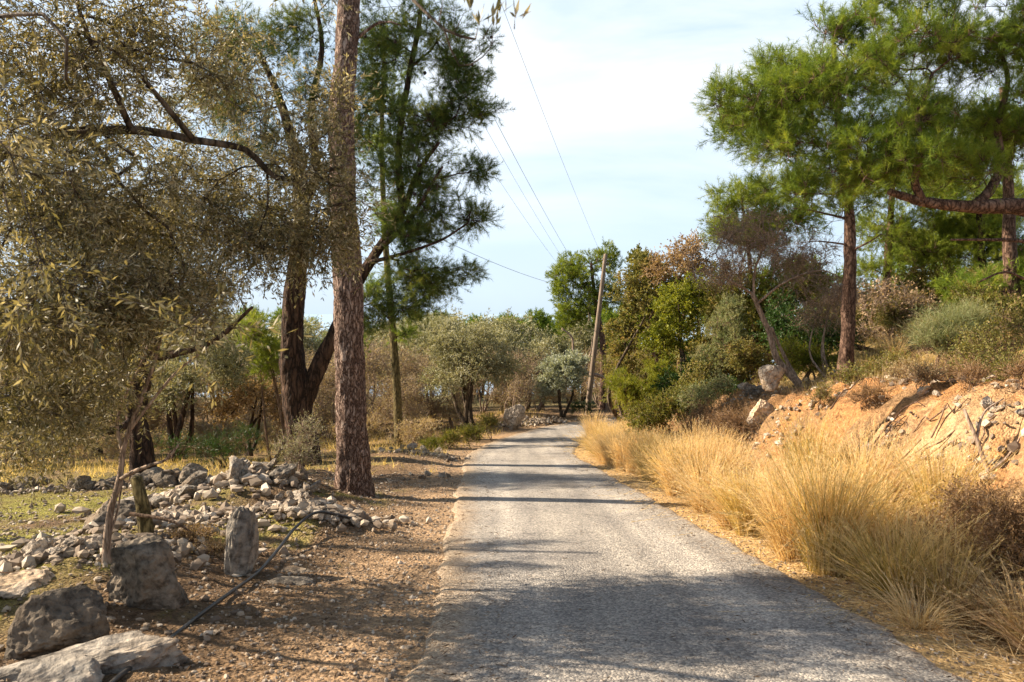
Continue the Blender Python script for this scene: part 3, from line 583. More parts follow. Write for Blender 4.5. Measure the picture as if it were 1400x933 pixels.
tips = cat_([E(60, 120, 6.5, 95, 100, 1.5, 90, r_), E(200, 60, 7, 100, 90, 1.4, 58, r_), E(320, 110, 7.3, 70, 70, 1.0, 20, r_), E(410, 210, 7.4, 60, 60, .8, 32, r_), E(455, 150, 7.5, 35, 30, .5, 8, r_), E(440, 320, 7.5, 45, 40, .6, 22, r_), E(395, 320, 7.4, 45, 45, .6, 22, r_), E(470, 270, 7.5, 25, 40, .4, 10, r_),
  E(100, 290, 6.5, 130, 80, 1.5, 115, r_), E(280, 270, 7.2, 80, 60, 1.0, 40, r_), E(340, 330, 7.2, 60, 40, .8, 18, r_), E(60, 420, 5.8, 110, 70, 1.4, 105, r_), E(220, 400, 6.6, 90, 60, 1.2, 42, r_), E(70, 530, 6.6, 100, 50, 1.3, 60, r_), E(30, 600, 7.5, 70, 30, 1.0, 26, r_), 
  E(90, 380, 3.9, 120, 60, .5, 3, r_), E(230, 420, 3.8, 60, 40, .4, 2, r_), E(60, 180, 4.2, 120, 120, .5, 5, r_), E(40, -60, 5.5, 200, 90, 2, 36, r_), E(300, -80, 6.5, 150, 60, 1.2, 10, r_),
  ell((-6, 6.6, 4.4), (2.6, 2.2, 1.3), 26, r_), ell((-8.2, 6.2, 3.2), (1.6, 1.6, 1.1), 26, r_),
  [P(681, 18, 3.1), P(676, 30, 3.1), P(704, 22, 3.1), P(640, 8, 3.1), P(610, -20, 3.15), P(655, 30, 3.1)]])
near_olive = plant('olive_tree', 'spreading olive tree at the left edge, its leafy boughs hanging closest to the viewer', 'tree', b, [(T, .24, .05), (limb, .07, .018), (limb2, .05, .0045), (limb3, .035, .008), (limb4, .03, .01), (limb5, .03, .01), (limb6, .0035, .002), (limb7, .0035, .002)], tips[:-6], M['bark_olive'], M['olive'], LF(r_, tw=7, twl=.42, per=17, ll=.054, lw=.0125, up=-.18), seed=14, seg=.22, r_tip=.0028, wob=.12, droop=.3)
g = Geo(); tt = tips[-6:]; a_ = []; d_ = []
for q in tt:
    for k in range(7): a_.append(q + r_.normal(size=3) * .012); d_.append(nrm(np.array([.25, 0, .9]) + r_.normal(size=3) * .45))
add_leaves(g, np.array(a_), np.array(d_), .05 + .03 * r_.random(len(a_)), np.full(len(a_), .014), r_)
add_twigs(g, cat_([[P(660, 54, 3.1)], [P(672, 62, 3.1)], [P(703, 40, 3.1)], [P(620, 46, 3.1)], [P(600, 30, 3.1)], [P(650, 54, 3.1)]]), tt, .003)
link('leaf_sprig', g.mesh(b), [M['olive'], M['bark_olive']], near_olive)

# ---- 5 second olive, trunk seen at the left
r_ = np.random.default_rng(15); D = 17.; b = ground_at(193, D)
T = [sub(b, -.2), b, P(192, 610, D), P(186, 560, D), P(200, 500, D), P(215, 430, D), P(230, 340, D), P(240, 230, D)]
l1 = [P(188, 570, D), P(150, 590, D - .6), P(110, 560, D - 1), P(70, 500, D - 1)]
l2 = [P(205, 490, D), P(255, 480, D - .3), P(297, 463, D - .5), P(345, 420, D - .5)]
tips = cat_([E(180, 330, D, 150, 90, 2.0, 210, r_), E(360, 300, D, 70, 60, 1.4, 60, r_), E(120, 450, D, 120, 70, 1.7, 110, r_), E(280, 400, D, 90, 70, 1.5, 80, r_), E(60, 560, D - .5, 90, 40, 1.0, 50, r_), E(250, 220, D, 120, 70, 1.8, 90, r_), E(190, 520, D + .6, 60, 30, 1.0, 22, r_), E(60, 250, D, 120, 100, 2, 90, r_)])
plant('olive_tree', 'olive tree with dark trunk behind the low stone wall at the left', 'tree', b, [(T, .26, .06), (l1, .09, .03), (l2, .10, .03)], tips, M['bark_dark'], M['olive'], LF(r_, tw=6, twl=.45, per=13, ll=.075, lw=.022, up=-.1), seed=15, r_tip=.005, wob=.1, droop=.2, detail=30)

# ---- shade trees standing left of the frame, whose shadows stripe the road
def simple_tips(c, R_, H_, n, r_, flat=1.0):
    out = []
    for k in range(max(4, n // 16)):
        a = r_.random() * 6.283; q = math.sqrt(r_.random()) * R_ * .72; z = r_.random()
        rr = R_ * (.34 + .16 * r_.random()) * (1.05 - .45 * z)
        out.append(ell((c[0] + math.cos(a) * q * (1 - .5 * z), c[1] + math.sin(a) * q * (1 - .5 * z), c[2] + H_ * (.1 + .8 * z)), (rr, rr, rr * .55 * flat), 16, r_))
    return cat_(out)
for (x, y, h0, Rr, Hh, n_, lab, sd_) in [(-10.2, 9.9, 4.0, 2.0, 4.2, 64, 'pine standing just outside the left edge', 21)]:
    r_ = np.random.default_rng(sd_); b = np.array([x, y, G(x, y)])
    plant('pine_tree', lab, 'tree', b, [([sub(b, -.2), b, b + np.array([.1, 0, h0 * .6]), b + np.array([-.1, .1, h0 + Hh * .9])], .17, .04)], simple_tips(b + np.array([0, 0, h0]), Rr, Hh, n_, r_), M['bark_dark'], M['needle_dark'], PF(r_, tw=6, per=16, nw=.010), seed=sd_)

# ---- 6 big pine at the right edge with the long horizontal limb
r_ = np.random.default_rng(16); bx, by = 8.6, 11.4; b = np.array([bx, by, G(bx, by)])
T = [sub(b, -.2), b, P(1490, 400, 11.4), P(1475, 330, 11.4), P(1470, 200, 11.5), P(1450, 60, 11.6), P(1430, -150, 11.6)]
limb = [P(1478, 330, 11.4), P(1440, 300, 11.3), P(1395, 283, 11.2), P(1330, 283, 11.1), P(1265, 277, 11.1), P(1215, 262, 11.1)]
l2 = [P(1330, 283, 11.1), P(1352, 262, 11.2), P(1368, 225, 11.4), P(1364, 170, 11.5), P(1378, 110, 11.5), P(1360, 50, 11.6)]
l3 = [P(1262, 277, 11.1), P(1250, 245, 11.0), P(1262, 205, 10.9), P(1254, 160, 11.0), P(1275, 100, 11.0)]
l4 = [P(1470, 345, 11.4), P(1400, 330, 11.2), P(1340, 328, 11.1), P(1300, 328, 11.0)]
l5 = [P(1215, 262, 11.1), P(1180, 215, 11.2), P(1160, 130, 11.3), P(1120, 80, 11.4)]
l6 = [P(1480, 360, 11.4), P(1420, 385, 11), P(1375, 372, 10.9), P(1340, 385, 10.8)]
tips = cat_([E(1300, 70, 11.4, 75, 60, 1.2, 60, r_), E(1200, 90, 11.4, 70, 50, 1.1, 50, r_), E(1120, 130, 11.6, 65, 40, 1.0, 40, r_), E(1040, 150, 11.8, 50, 32, .8, 30, r_), E(985, 140, 11.8, 22, 24, .4, 12, r_), E(1070, 205, 11.8, 50, 28, .9, 26, r_), E(1170, 195, 11.4, 70, 32, 1.0, 40, r_), E(1260, 165, 11.4, 60, 40, 1.0, 36, r_),
  E(1370, 70, 11.4, 50, 70, 1.0, 44, r_), E(1340, 170, 11.6, 50, 40, 1.0, 34, r_), E(1240, 225, 11, 60, 26, .8, 34, r_), E(1310, 235, 11.4, 36, 24, .8, 20, r_), E(1160, 240, 11.3, 46, 20, .8, 18, r_), E(1400, 180, 11.6, 40, 50, .9, 24, r_), E(1150, 50, 11.6, 45, 24, .7, 20, r_), E(1250, -10, 11.6, 90, 40, 1.2, 50, r_), E(1400, -60, 11.6, 120, 80, 1.5, 70, r_), E(1470, 60, 11.6, 80, 100, 1.4, 50, r_), E(1100, 265, 12, 40, 16, .6, 14, r_)])
plant('pine_tree', 'large pine at the right edge with a long horizontal reddish limb', 'tree', b, [(T, .24, .06), (limb, .155, .045), (l2, .075, .02), (l3, .06, .02), (l4, .045, .014), (l5, .05, .015), (l6, .035, .012)], tips, M['bark_red'], M['needle_warm'], PF(r_, tw=8, twl=.27, per=28, nl=.10, nw=.0052, up=.45), seed=16, seg=.22, r_tip=.004, detail=36)

# ---- 7 pine on top of the bank
r_ = np.random.default_rng(17); D = 17.; b = ground_at(1157, D)
T = [sub(b, -.2), b, P(1160, 420, D), P(1162, 330, D), P(1158, 250, D), P(1145, 150, D), P(1140, 60, D)]
l1 = [P(1160, 300, D), P(1110, 288, D - .2), P(1085, 285, D - .3)]; l2 = [P(1160, 335, D), P(1120, 330, D - .4), P(1095, 332, D - .5)]; l3 = [P(1161, 345, D), P(1190, 330, D - .4), P(1205, 320, D - .5)]
tips = cat_([E(1060, 180, D, 70, 42, 1.4, 50, r_), E(1010, 170, D, 36, 34, .9, 22, r_), E(1090, 110, D, 60, 45, 1.4, 40, r_), E(1150, 120, D, 60, 60, 1.5, 40, r_), E(1180, 240, D, 60, 34, 1.3, 32, r_), E(1090, 250, D, 55, 26, 1.2, 28, r_), E(1045, 95, D, 20, 14, .5, 6, r_), E(1230, 180, D, 50, 60, 1.2, 26, r_), E(1145, 290, D, 36, 14, .8, 9, r_)])
plant('pine_tree', 'upright pine with dark reddish trunk standing on top of the orange bank', 'tree', b, [(T, .17, .04), (l1, .03, .01), (l2, .025, .008), (l3, .025, .008)], tips, M['bark_red'], M['needle_warm'], PF(r_, tw=8, twl=.34, per=26, nl=.12, nw=.0075, up=.4), seed=17, detail=30)

# ---- 8-10 pines behind
def back_pine(px, D, trunk_px, els, bark, leaf, label, sd, r0=.15, grp=None, nw=.010):
    r_ = np.random.default_rng(sd); b = ground_at(px, D)
    T = [sub(b, -.2), b] + [P(a, c, D) for a, c in trunk_px]
    tips = cat_([E(a, c, D, ra * 1.08, rc_ * 1.08, rd, int(n_ * 1.5), r_) for (a, c, ra, rc_, rd, n_) in els])
    return plant('pine_tree', label, 'tree', b, [(T, r0, r0 * .3)], tips, M[bark], M[leaf], PF(r_, tw=7, twl=.38, per=22, nl=.13, nw=nw), seed=sd, group=grp)
back_pine(1210, 24, [(1212, 400), (1215, 330), (1222, 240), (1230, 150)], [(1220, 320, 50, 28, 1.4, 40), (1260, 345, 40, 22, 1.2, 30), (1215, 250, 50, 40, 1.4, 40), (1290, 310, 36, 30, 1.2, 26), (1190, 370, 30, 14, .9, 12)], 'bark_red', 'needle_young', 'pine with bright yellow green needles behind the upright pine on the bank', 31)
back_pine(1385, 19, [(1384, 400), (1380, 330), (1378, 240), (1370, 120)], [(1370, 200, 60, 60, 1.6, 60), (1330, 400, 30, 16, .8, 12), (1400, 380, 40, 20, .9, 14), (1300, 230, 40, 40, 1.2, 26)], 'bark_red', 'needle_warm', 'pine with pale brown trunk behind the horizontal limb at the right edge', 32, .2)
back_pine(1290, 27, [(1295, 380), (1290, 300), (1285, 180)], [(1300, 330, 60, 36, 1.6, 50), (1270, 240, 60, 50, 1.6, 50), (1350, 290, 50, 36, 1.5, 40)], 'bark_dark', 'needle_young', 'pine deeper in the wood between the bank pine and the right edge', 33)
back_pine(1345, 23, [(1345, 400), (1340, 320), (1335, 220)], [(1345, 330, 50, 34, 1.4, 40), (1310, 270, 40, 30, 1.2, 26), (1370, 270, 40, 30, 1.2, 26), (1380, 360, 36, 26, 1.1, 24)], 'bark_dark', 'needle_young', 'pine seen under the horizontal limb, with needles hanging behind it', 37, .15)
back_pine(1035, 26, [(1030, 420), (1022, 330), (1012, 260)], [(1005, 275, 34, 28, 1.0, 36), (1030, 320, 46, 34, 1.1, 60), (1080, 300, 40, 26, 1, 36), (985, 315, 24, 26, .8, 18), (1050, 270, 30, 24, 1.0, 18), (1060, 380, 36, 26, 1.0, 20)], 'bark_red', 'needle_young', 'small airy pine behind the bare leaning tree', 34, .12)
back_pine(826, 43, [(824, 470), (815, 420), (808, 360)], [(790, 375, 36, 26, 1.4, 50), (825, 360, 20, 24, 1.0, 30), (765, 395, 20, 30, .9, 28), (790, 430, 36, 24, 1.3, 40), (815, 405, 26, 26, 1.2, 30), (768, 440, 18, 16, .8, 12), (840, 400, 16, 24, .9, 14)], 'bark_red', 'needle_young', 'bright green rounded pine behind the leaning utility pole', 35, .24, nw=.016)
# pale curved dead trunk beside it
r_ = np.random.default_rng(36); D = 41.; b = ground_at(832, D)
plant('dead_tree', 'pale curving leafless trunk leaning left under the rounded green pine', 'tree', b, [([sub(b, -.2), b, P(828, 520, D), P(800, 508, D), P(785, 485, D), P(782, 462, D), P(768, 449, D)], .14, .04), ([P(800, 508, D), P(808, 480, D), P(810, 460, D)], .06, .02)], [], M['bark_pale'], None, None, seed=36, parts=('trunk',))

# ---- 11 bare leaning tree on the bank
r_ = np.random.default_rng(41); D = 18.5; b = ground_at(1100, D)
T = [sub(b, -.15), b, P(1080, 512, D), P(1062, 490, D), P(1052, 455, D), P(1040, 428, D), P(1028, 400, D)]
l1 = [P(1092, 522, D), P(1078, 498, D + .2), P(1064, 470, D + .2), P(1055, 448, D)]
l2 = [P(1028, 402, D), P(1000, 385, D - .2), P(965, 375, D - .2)]; l3 = [P(1030, 405, D), P(1032, 370, D), P(1045, 330, D), P(1040, 290, D)]; l4 = [P(1035, 415, D), P(1075, 385, D - .4), P(1120, 370, D - .6), P(1150, 380, D - .6)]
tips = cat_([E(985, 365, D, 45, 34, .9, 60, r_), E(1040, 325, D, 50, 45, 1.1, 90, r_), E(1100, 360, D, 50, 45, 1.1, 80, r_), E(1140, 395, D - .5, 40, 30, .8, 40, r_), E(1000, 320, D, 36, 30, .8, 30, r_)])
plant('bare_tree', 'leaning tree with twisted trunk, bare twigs and a few dry orange leaves on the bank', 'tree', b, [(T, .095, .05), (l1, .05, .03), (l2, .035, .01), (l3, .035, .01), (l4, .035, .01)], tips, M['bark_pale'], M['rust'], LF(r_, tw=8, twl=.42, per=1, ll=.045, lw=.02, twr=.0055), seed=41, seg=.2, r_tip=.005, wob=.2)

# ---- shrubs and small trees: generic
def bush(name, label, px, D, els, leaf, bark='bark_twig', cat='shrub', sd=0, group=None, stems=3, tw=6, twl=.3, per=14, ll=.05, lw=.03, up=.1, r0=.05, needle=False, rt=.004, spread=.9, by=None, twr=.0035):
    r_ = np.random.default_rng(sd); b = ground_at(px, D) if by is None else by
    tips = cat_([E(a, c, D + dd, ra, rc_, rd, n_, r_) for (a, c, dd, ra, rc_, rd, n_) in els]); 
    gz = terrain(tips[:, 0], tips[:, 1], False); tips[:, 2] = np.maximum(tips[:, 2], gz + .08)
    cen = tips.mean(0); H = max(.3, cen[2] - b[2]); tr = []
    for k in range(stems):
        o = r_.normal(size=3) * np.array([.08, .08, 0]) * (k > 0) * min(1, H)
        q = tips[r_.integers(0, len(tips))]
        p1 = b + o + np.array([0, 0, .0]); p2 = p1 + (cen - p1) * .4 + r_.normal(size=3) * .12 * H; p3 = .5 * cen + .5 * q
        tr.append(([p1 - np.array([0, 0, .12]), p1, p2, p3] if k == 0 else [p1, p2, p3], r0 * (1 if k == 0 else .8), r0 * .3))
    fol = PF(r_, tw=tw, twl=twl, per=per, nl=ll, nw=lw, up=up) if needle else LF(r_, tw=tw, twl=twl, per=per, ll=ll, lw=lw, up=up, spread=spread, twr=twr)
    return plant(name, label, cat, b, tr, tips, M[bark], M[leaf], fol, group=group, seed=sd, seg=.22, r_tip=rt, wob=.15, parts=('stem', 'foliage'))
# right-hand side thicket, from the road bend to the bank
bush('shrub', 'rounded yellow green needle leaved shrub at the right verge where the road bends away', 885, 27.5, [(880, 545, 0, 38, 24, 1.0, 90), (850, 535, 0, 20, 22, .8, 40), (900, 520, 0, 30, 24, .8, 50)], 'shrub_bright', sd=51, needle=True, tw=8, twl=.3, per=18, ll=.09, lw=.012, up=.6)
bush('shrub', 'dark glossy green shrub low on the bank beside the yellow green verge shrub', 940, 26, [(935, 525, 0, 34, 26, .9, 90), (960, 500, 0, 22, 20, .8, 30)], 'shrub_dark', sd=52, per=18, ll=.07, lw=.04)
bush('oak_tree', 'bright green leafy small tree in the middle of the right hand thicket', 940, 27, [(930, 420, 0, 34, 34, 1.1, 80), (915, 462, 0, 40, 22, 1.0, 50), (950, 395, 0, 18, 24, .8, 24)], 'shrub_bright', 'bark_olive', 'tree', 53, per=16, ll=.075, lw=.045, r0=.09)
bush('juniper', 'grey green upright juniper left of the bare leaning tree', 995, 24, [(992, 455, 0, 26, 30, .8, 80), (990, 500, 0, 30, 26, .8, 70), (1002, 425, 0, 14, 20, .5, 24), (965, 500, 0, 18, 26, .6, 30)], 'shrub_grey', 'bark_twig', 'shrub', 54, needle=True, tw=8, twl=.26, per=20, ll=.05, lw=.012, up=.6)
bush('oak_tree', 'tall khaki leaved small tree left in the right hand thicket, next to the utility pole', 872, 31, [(870, 400, 0, 34, 40, 1.2, 90), (860, 450, 0, 34, 34, 1.2, 80), (880, 365, 0, 16, 20, .7, 24), (850, 490, 0, 26, 22, 1, 40), (900, 440, 0, 24, 40, 1, 40)], 'shrub_khaki', 'bark_olive', 'tree', 55, per=14, ll=.08, lw=.05, r0=.1)
bush('oak_tree', 'small tree with rusty orange leaves rising above the right hand thicket', 935, 30, [(925, 355, 0, 34, 26, 1.0, 70), (945, 335, 0, 18, 14, .7, 22), (900, 370, 0, 20, 20, .8, 30), (955, 370, 0, 24, 24, .8, 36)], 'rust', 'bark_twig', 'tree', 56, per=6, ll=.075, lw=.05, r0=.09)
bush('oak_tree', 'green and khaki small tree behind the rusty orange one', 900, 34, [(890, 380, 0, 30, 26, 1.2, 60), (975, 400, 0, 26, 30, 1.2, 60), (920, 400, 0, 40, 40, 1.5, 80), (870, 350, 0, 14, 14, .7, 12)], 'shrub_green', 'bark_olive', 'tree', 57, per=14, ll=.09, lw=.055, r0=.1)
bush('shrub', 'olive brown shrub under the khaki leaved tree beside the pole', 850, 32, [(850, 520, 0, 22, 24, .9, 60), (835, 500, 0, 14, 20, .7, 24)], 'shrub_khaki', sd=58, per=12)
bush('shrub', 'dark low shrub in the shade at the foot of the bank', 960, 21.5, [(955, 555, 0, 34, 14, .8, 60), (990, 545, 0, 20, 12, .6, 30)], 'shrub_dark', sd=59, per=14, ll=.05, lw=.03)
bush('shrub', 'dry tan domed shrub below the pale stones on the bank', 1012, 16.5, [(1010, 580, 0, 38, 22, .7, 90), (990, 600, 0, 24, 14, .5, 30)], 'dry_brown', sd=60, per=10, ll=.035, lw=.008, tw=8, rt=.003)
bush('shrub', 'bright yellow green bush between the bare leaning tree and the bank pine', 1110, 19.5, [(1105, 492, 0, 32, 16, .7, 60), (1080, 480, 0, 14, 14, .5, 18), (1130, 500, 0, 24, 14, .6, 30)], 'shrub_bright', sd=61, per=14, ll=.05, lw=.022)
bush('shrub', 'dark green shrub at the foot of the bank pine', 1195, 20, [(1130, 460, 0, 30, 22, .9, 40), (1090, 450, 1, 36, 30, 1.0, 60), (1060, 440, 2, 30, 40, 1.0, 60)], 'shrub_dark', sd=62, per=14, ll=.06, lw=.035)
bush('bare_shrub', 'tangled leafless shrub with rusty leaves right of the bank pine', 1215, 20, [(1205, 410, 0, 36, 30, 1.0, 80), (1240, 420, 0, 36, 30, 1.0, 70), (1210, 455, 0, 40, 18, .8, 40)], 'rust', 'bark_pale', 'shrub', 63, per=1, ll=.07, lw=.05, tw=7, r0=.04, twr=.005)
bush('bare_shrub', 'tangled brown shrub left of the bank pine trunk', 1130, 19, [(1120, 430, 0, 30, 30, .9, 60), (1140, 410, 0, 24, 24, .8, 40)], 'rust', 'bark_pale', 'shrub', 64, per=1, ll=.05, lw=.03, tw=7, r0=.04, twr=.005)
bush('broom_shrub', 'grey green broom with upright wispy stems on the right shoulder of the bank', 1290, 14, [(1290, 475, 0, 36, 26, .6, 80), (1330, 465, 0, 34, 24, .6, 60)], 'shrub_grey', sd=65, needle=True, tw=9, twl=.4, per=8, ll=.16, lw=.006, up=1.3)
bush('shrub', 'sparse leafy shrub with small pale green leaves near the right edge', 1345, 12, [(1350, 490, 0, 40, 34, .6, 60), (1375, 450, 0, 28, 22, .5, 26)], 'shrub_khaki', sd=66, per=8, ll=.04, lw=.025, r0=.02)
bush('shrub', 'dense khaki thicket bush at the far right under the dead limb', 1385, 15.5, [(1380, 430, 0, 50, 30, .9, 80), (1340, 420, 0, 30, 24, .8, 40)], 'shrub_green', sd=67, per=12, ll=.05, lw=.03)
bush('shrub', 'low creeping green shrub on the crest of the orange bank', 1200, 15.6, [(1200, 515, 0, 40, 14, .6, 46), (1160, 520, 0, 24, 10, .4, 20), (1225, 500, 0, 26, 12, .5, 20)], 'shrub_khaki', sd=68, per=8, ll=.04, lw=.026, r0=.015)
bush('shrub', 'tawny dry shrub on the bank crest below the broom', 1300, 12.5, [(1290, 525, 0, 50, 18, .6, 70), (1350, 530, 0, 34, 16, .5, 40)], 'dry_brown', sd=69, per=10, ll=.045, lw=.008, tw=8, rt=.003, r0=.02)
bush('shrub', 'reddish brown dry shrub in the lower right corner', 1390, 6.4, [(1385, 740, 0, 60, 70, .45, 120), (1420, 820, -.3, 70, 60, .4, 80), (1330, 700, .5, 40, 40, .35, 50)], 'dry_brown', sd=70, per=11, ll=.028, lw=.010, tw=8, twl=.2, rt=.002, r0=.012, twr=.0018)
bush('shrub', 'dense rusty thicket bush deep behind the bank pine', 1260, 25, [(1180, 420, 0, 50, 30, 1, 70), (1300, 420, 0, 60, 34, 1.2, 80), (1250, 385, 0, 60, 30, 1.2, 60)], 'shrub_khaki', sd=71, per=12, ll=.07, lw=.04)
bush('shrub', 'dark evergreen thicket bush behind the bare leaning tree', 1050, 26, [(1040, 430, 0, 50, 50, 1.2, 110), (1090, 400, 0, 50, 44, 1.2, 90), (1000, 390, 0, 34, 30, 1, 50)], 'shrub_green', sd=72, per=14, ll=.075, lw=.045)

bush('shrub', 'dense mixed green shrub at the foot of the bank behind the far tussocks', 915, 21.5, [(905, 560, 0, 36, 20, .9, 70), (880, 575, 0, 26, 14, .7, 40), (935, 545, 0, 24, 24, .8, 40)], 'shrub_green', sd=73, per=15, ll=.05, lw=.025)
bush('shrub', 'tawny brown shrub in front of the grey stone pile', 985, 18, [(975, 575, 0, 32, 18, .7, 60), (1000, 560, 0, 18, 14, .5, 24), (950, 585, 0, 24, 14, .5, 30)], 'dry_brown', sd=74, per=10, ll=.04, lw=.008, tw=8, rt=.003)
bush('shrub', 'greyish green dome shrub beside the grey stone pile', 965, 20, [(960, 545, 0, 30, 16, .7, 50), (985, 530, 0, 20, 12, .6, 24)], 'shrub_grey', sd=75, per=12, ll=.04, lw=.018)
bush('oak_tree', 'olive green small tree behind the juniper', 1000, 29, [(985, 430, 0, 44, 40, 1.2, 80), (960, 480, 0, 40, 40, 1.2, 80), (1010, 470, 0, 30, 30, 1, 40)], 'shrub_khaki', 'bark_olive', 'tree', 76, per=14, ll=.085, lw=.05, r0=.1)
bush('shrub', 'tawny bush crowning the right shoulder of the bank near the edge', 1380, 11, [(1385, 520, 0, 36, 22, .5, 50)], 'shrub_khaki', sd=77, per=9, ll=.04, lw=.02, r0=.02)
bush('shrub', 'dense green undergrowth bush filling the bend behind the yellow green verge shrub', 870, 33.5, [(860, 540, 0, 34, 26, 1.0, 70), (890, 490, 0, 34, 40, 1.2, 80)], 'shrub_khaki', sd=78, per=14, ll=.08, lw=.045)

# ---- left background
bush('olive_tree', 'many stemmed grey olive tree by the left verge before the bend', 652, 29, [(645, 490, 0, 56, 34, 1.6, 120), (610, 470, 0, 30, 26, 1.2, 50), (690, 500, 0, 34, 28, 1.2, 60), (660, 460, 0, 34, 16, 1.2, 40), (610, 520, 0, 40, 22, 1.2, 50)], 'olive_grey', 'bark_olive', 'tree', 81, stems=5, per=12, ll=.085, lw=.026, r0=.13, twl=.4)
bush('olive_tree', 'small silvery white olive tree standing left of the utility pole', 768, 37, [(765, 515, 0, 34, 28, 1.2, 110), (785, 500, 0, 20, 20, .8, 36), (745, 530, 0, 18, 18, .8, 30)], 'olive_silver', 'bark_olive', 'tree', 82, stems=3, per=14, ll=.11, lw=.035, r0=.09, up=.5)
ol2 = bush('olive_tree', 'grey green olive tree crown behind the many stemmed olive', 720, 42, [(715, 500, 0, 40, 36, 1.8, 120), (690, 470, 0, 30, 24, 1.5, 60), (745, 490, 0, 22, 30, 1.2, 50)], 'olive_grey', 'bark_olive', 'tree', 83, stems=3, per=11, ll=.13, lw=.04, r0=.12, twl=.5, group='olive trees of the grove')
bush('olive_tree', 'pale grey olive right of the slender pine, further back', 590, 38, [(585, 470, 0, 36, 24, 1.4, 70), (612, 450, 0, 20, 18, 1, 30), (560, 500, 0, 30, 24, 1.3, 50)], 'olive_grey', 'bark_olive', 'tree', 84, stems=3, per=11, ll=.12, lw=.036, r0=.11, twl=.45)
br = bush('bare_tree', 'brown leafless thicket tree in the grove', 500, 33, [(500, 500, 0, 46, 40, 1.6, 130), (470, 540, 0, 34, 30, 1.2, 60), (540, 530, 0, 34, 34, 1.2, 70)], 'pale_brown', 'bark_pale', 'tree', 85, stems=5, per=3, ll=.07, lw=.03, r0=.06, twl=.6, group='brown thicket trees of the grove', twr=.007, tw=8)
rs = bush('small_tree', 'small dark stemmed tree with rusty leaves, left of the forked pine', 340, 24, [(345, 540, 0, 50, 26, 1.2, 80), (310, 560, 0, 30, 18, .9, 30), (380, 560, 0, 30, 24, .9, 36)], 'rust', 'bark_dark', 'tree', 86, stems=3, per=7, ll=.07, lw=.045, r0=.08, twl=.35)
bush('shrub', 'low dark green shrub on the ground left of the rusty leaved tree', 300, 20.5, [(290, 615, 0, 40, 14, .7, 46), (330, 600, 0, 26, 12, .6, 20), (240, 610, 0, 24, 12, .6, 16)], 'shrub_dark', sd=87, needle=True, tw=5, per=8, ll=.1, lw=.009, up=.3)
bush('olive_tree', 'grey olive with arching dark limbs behind the stone wall', 235, 23, [(230, 520, 0, 60, 34, 1.4, 100), (300, 500, 0, 50, 34, 1.3, 80), (270, 450, 0, 60, 34, 1.5, 80), (170, 540, 0, 40, 30, 1.2, 50)], 'olive_grey', 'bark_dark', 'tree', 88, stems=5, per=12, ll=.08, lw=.025, r0=.11, twl=.4)
bush('shrub', 'yellow green leafy bush hanging beside the forked pine trunk', 372, 22, [(365, 490, 0, 24, 30, .8, 50), (350, 455, 0, 24, 20, .7, 26)], 'needle_young', sd=89, needle=True, tw=7, twl=.3, per=20, ll=.1, lw=.009, up=.2)
for (px, D, els, lf, sd_, lab) in [(610, 25.5, [(612, 600, 0, 16, 9, .5, 24), (640, 596, 0, 20, 9, .5, 26)], 'shrub_green', 90, 'low green weeds bush on the left verge before the bend'), (672, 28.5, [(670, 583, 0, 22, 12, .6, 40)], 'shrub_khaki', 91, 'low yellow green bush below the many stemmed olive'), (800, 37.5, [(795, 560, 0, 20, 8, .6, 26)], 'shrub_dark', 92, 'dark low bush at the foot of the utility pole'), (590, 23, [(590, 612, 0, 14, 8, .4, 18)], 'grass', 93, 'small pale green weed bush nearest on the left verge bend')]:
    bush('shrub', lab, px, D, els, lf, sd=sd_, per=14, ll=.07, lw=.015, up=.7, twl=.25, r0=.015)
# grove filled by copies
def zfit(x, y): return (x, y, G(x, y))
k_ = 0
for (px, D, sc_, rz) in [(640, 50, 1.2, 1), (560, 46, 1.1, 2.4), (500, 50, 1.15, 4), (440, 44, 1.1, .6), (370, 47, 1.15, 3), (300, 42, 1.15, 5), (210, 40, 1.2, 1.7), (120, 36, 1.2, 2.9), (40, 33, 1.25, .3), (-60, 38, 1.3, 4), (680, 58, 1.3, 2), (760, 56, 1.2, 3.3), (350, 33, .95, 1.2), (130, 27, 1.0, 4.4)]:
    p = ground_at(px, D); dup(ol2, zfit(p[0], p[1]), rz, sc_ * 1.14, 'grey green olive tree in the mass of the grove behind the left trees', 'olive trees of the grove')
for (px, D, sc_, rz) in [(450, 30, .8, 1), (560, 35, .9, 2), (600, 33, .75, 3.5), (700, 36, .75, 5), (735, 41, .8, .4), (420, 36, .9, 2.2), (360, 30, .8, 4.6), (290, 32, .8, 3), (150, 30, .9, 1), (60, 27, .9, 2), (660, 41, .9, 0), (480, 40, 1, 4), (230, 30, .8, 5.5), (0, 24, .9, 3.1), (545, 29, .6, 4.2), (820, 46, .9, 2), (870, 44, .9, 1)]:
    p = ground_at(px, D); dup(br, zfit(p[0], p[1]), rz, sc_, 'brown leafless thicket tree in the grove', 'brown thicket trees of the grove')
ug = bush('shrub', 'khaki green undergrowth bush filling the wood behind the bank', 1120, 24, [(1120, 455, 0, 40, 26, 1.0, 70), (1150, 440, 0, 26, 26, .9, 40), (1095, 470, 0, 26, 16, .8, 30)], 'shrub_khaki', sd=79, per=12, ll=.06, lw=.035, group='undergrowth bushes behind the bank')
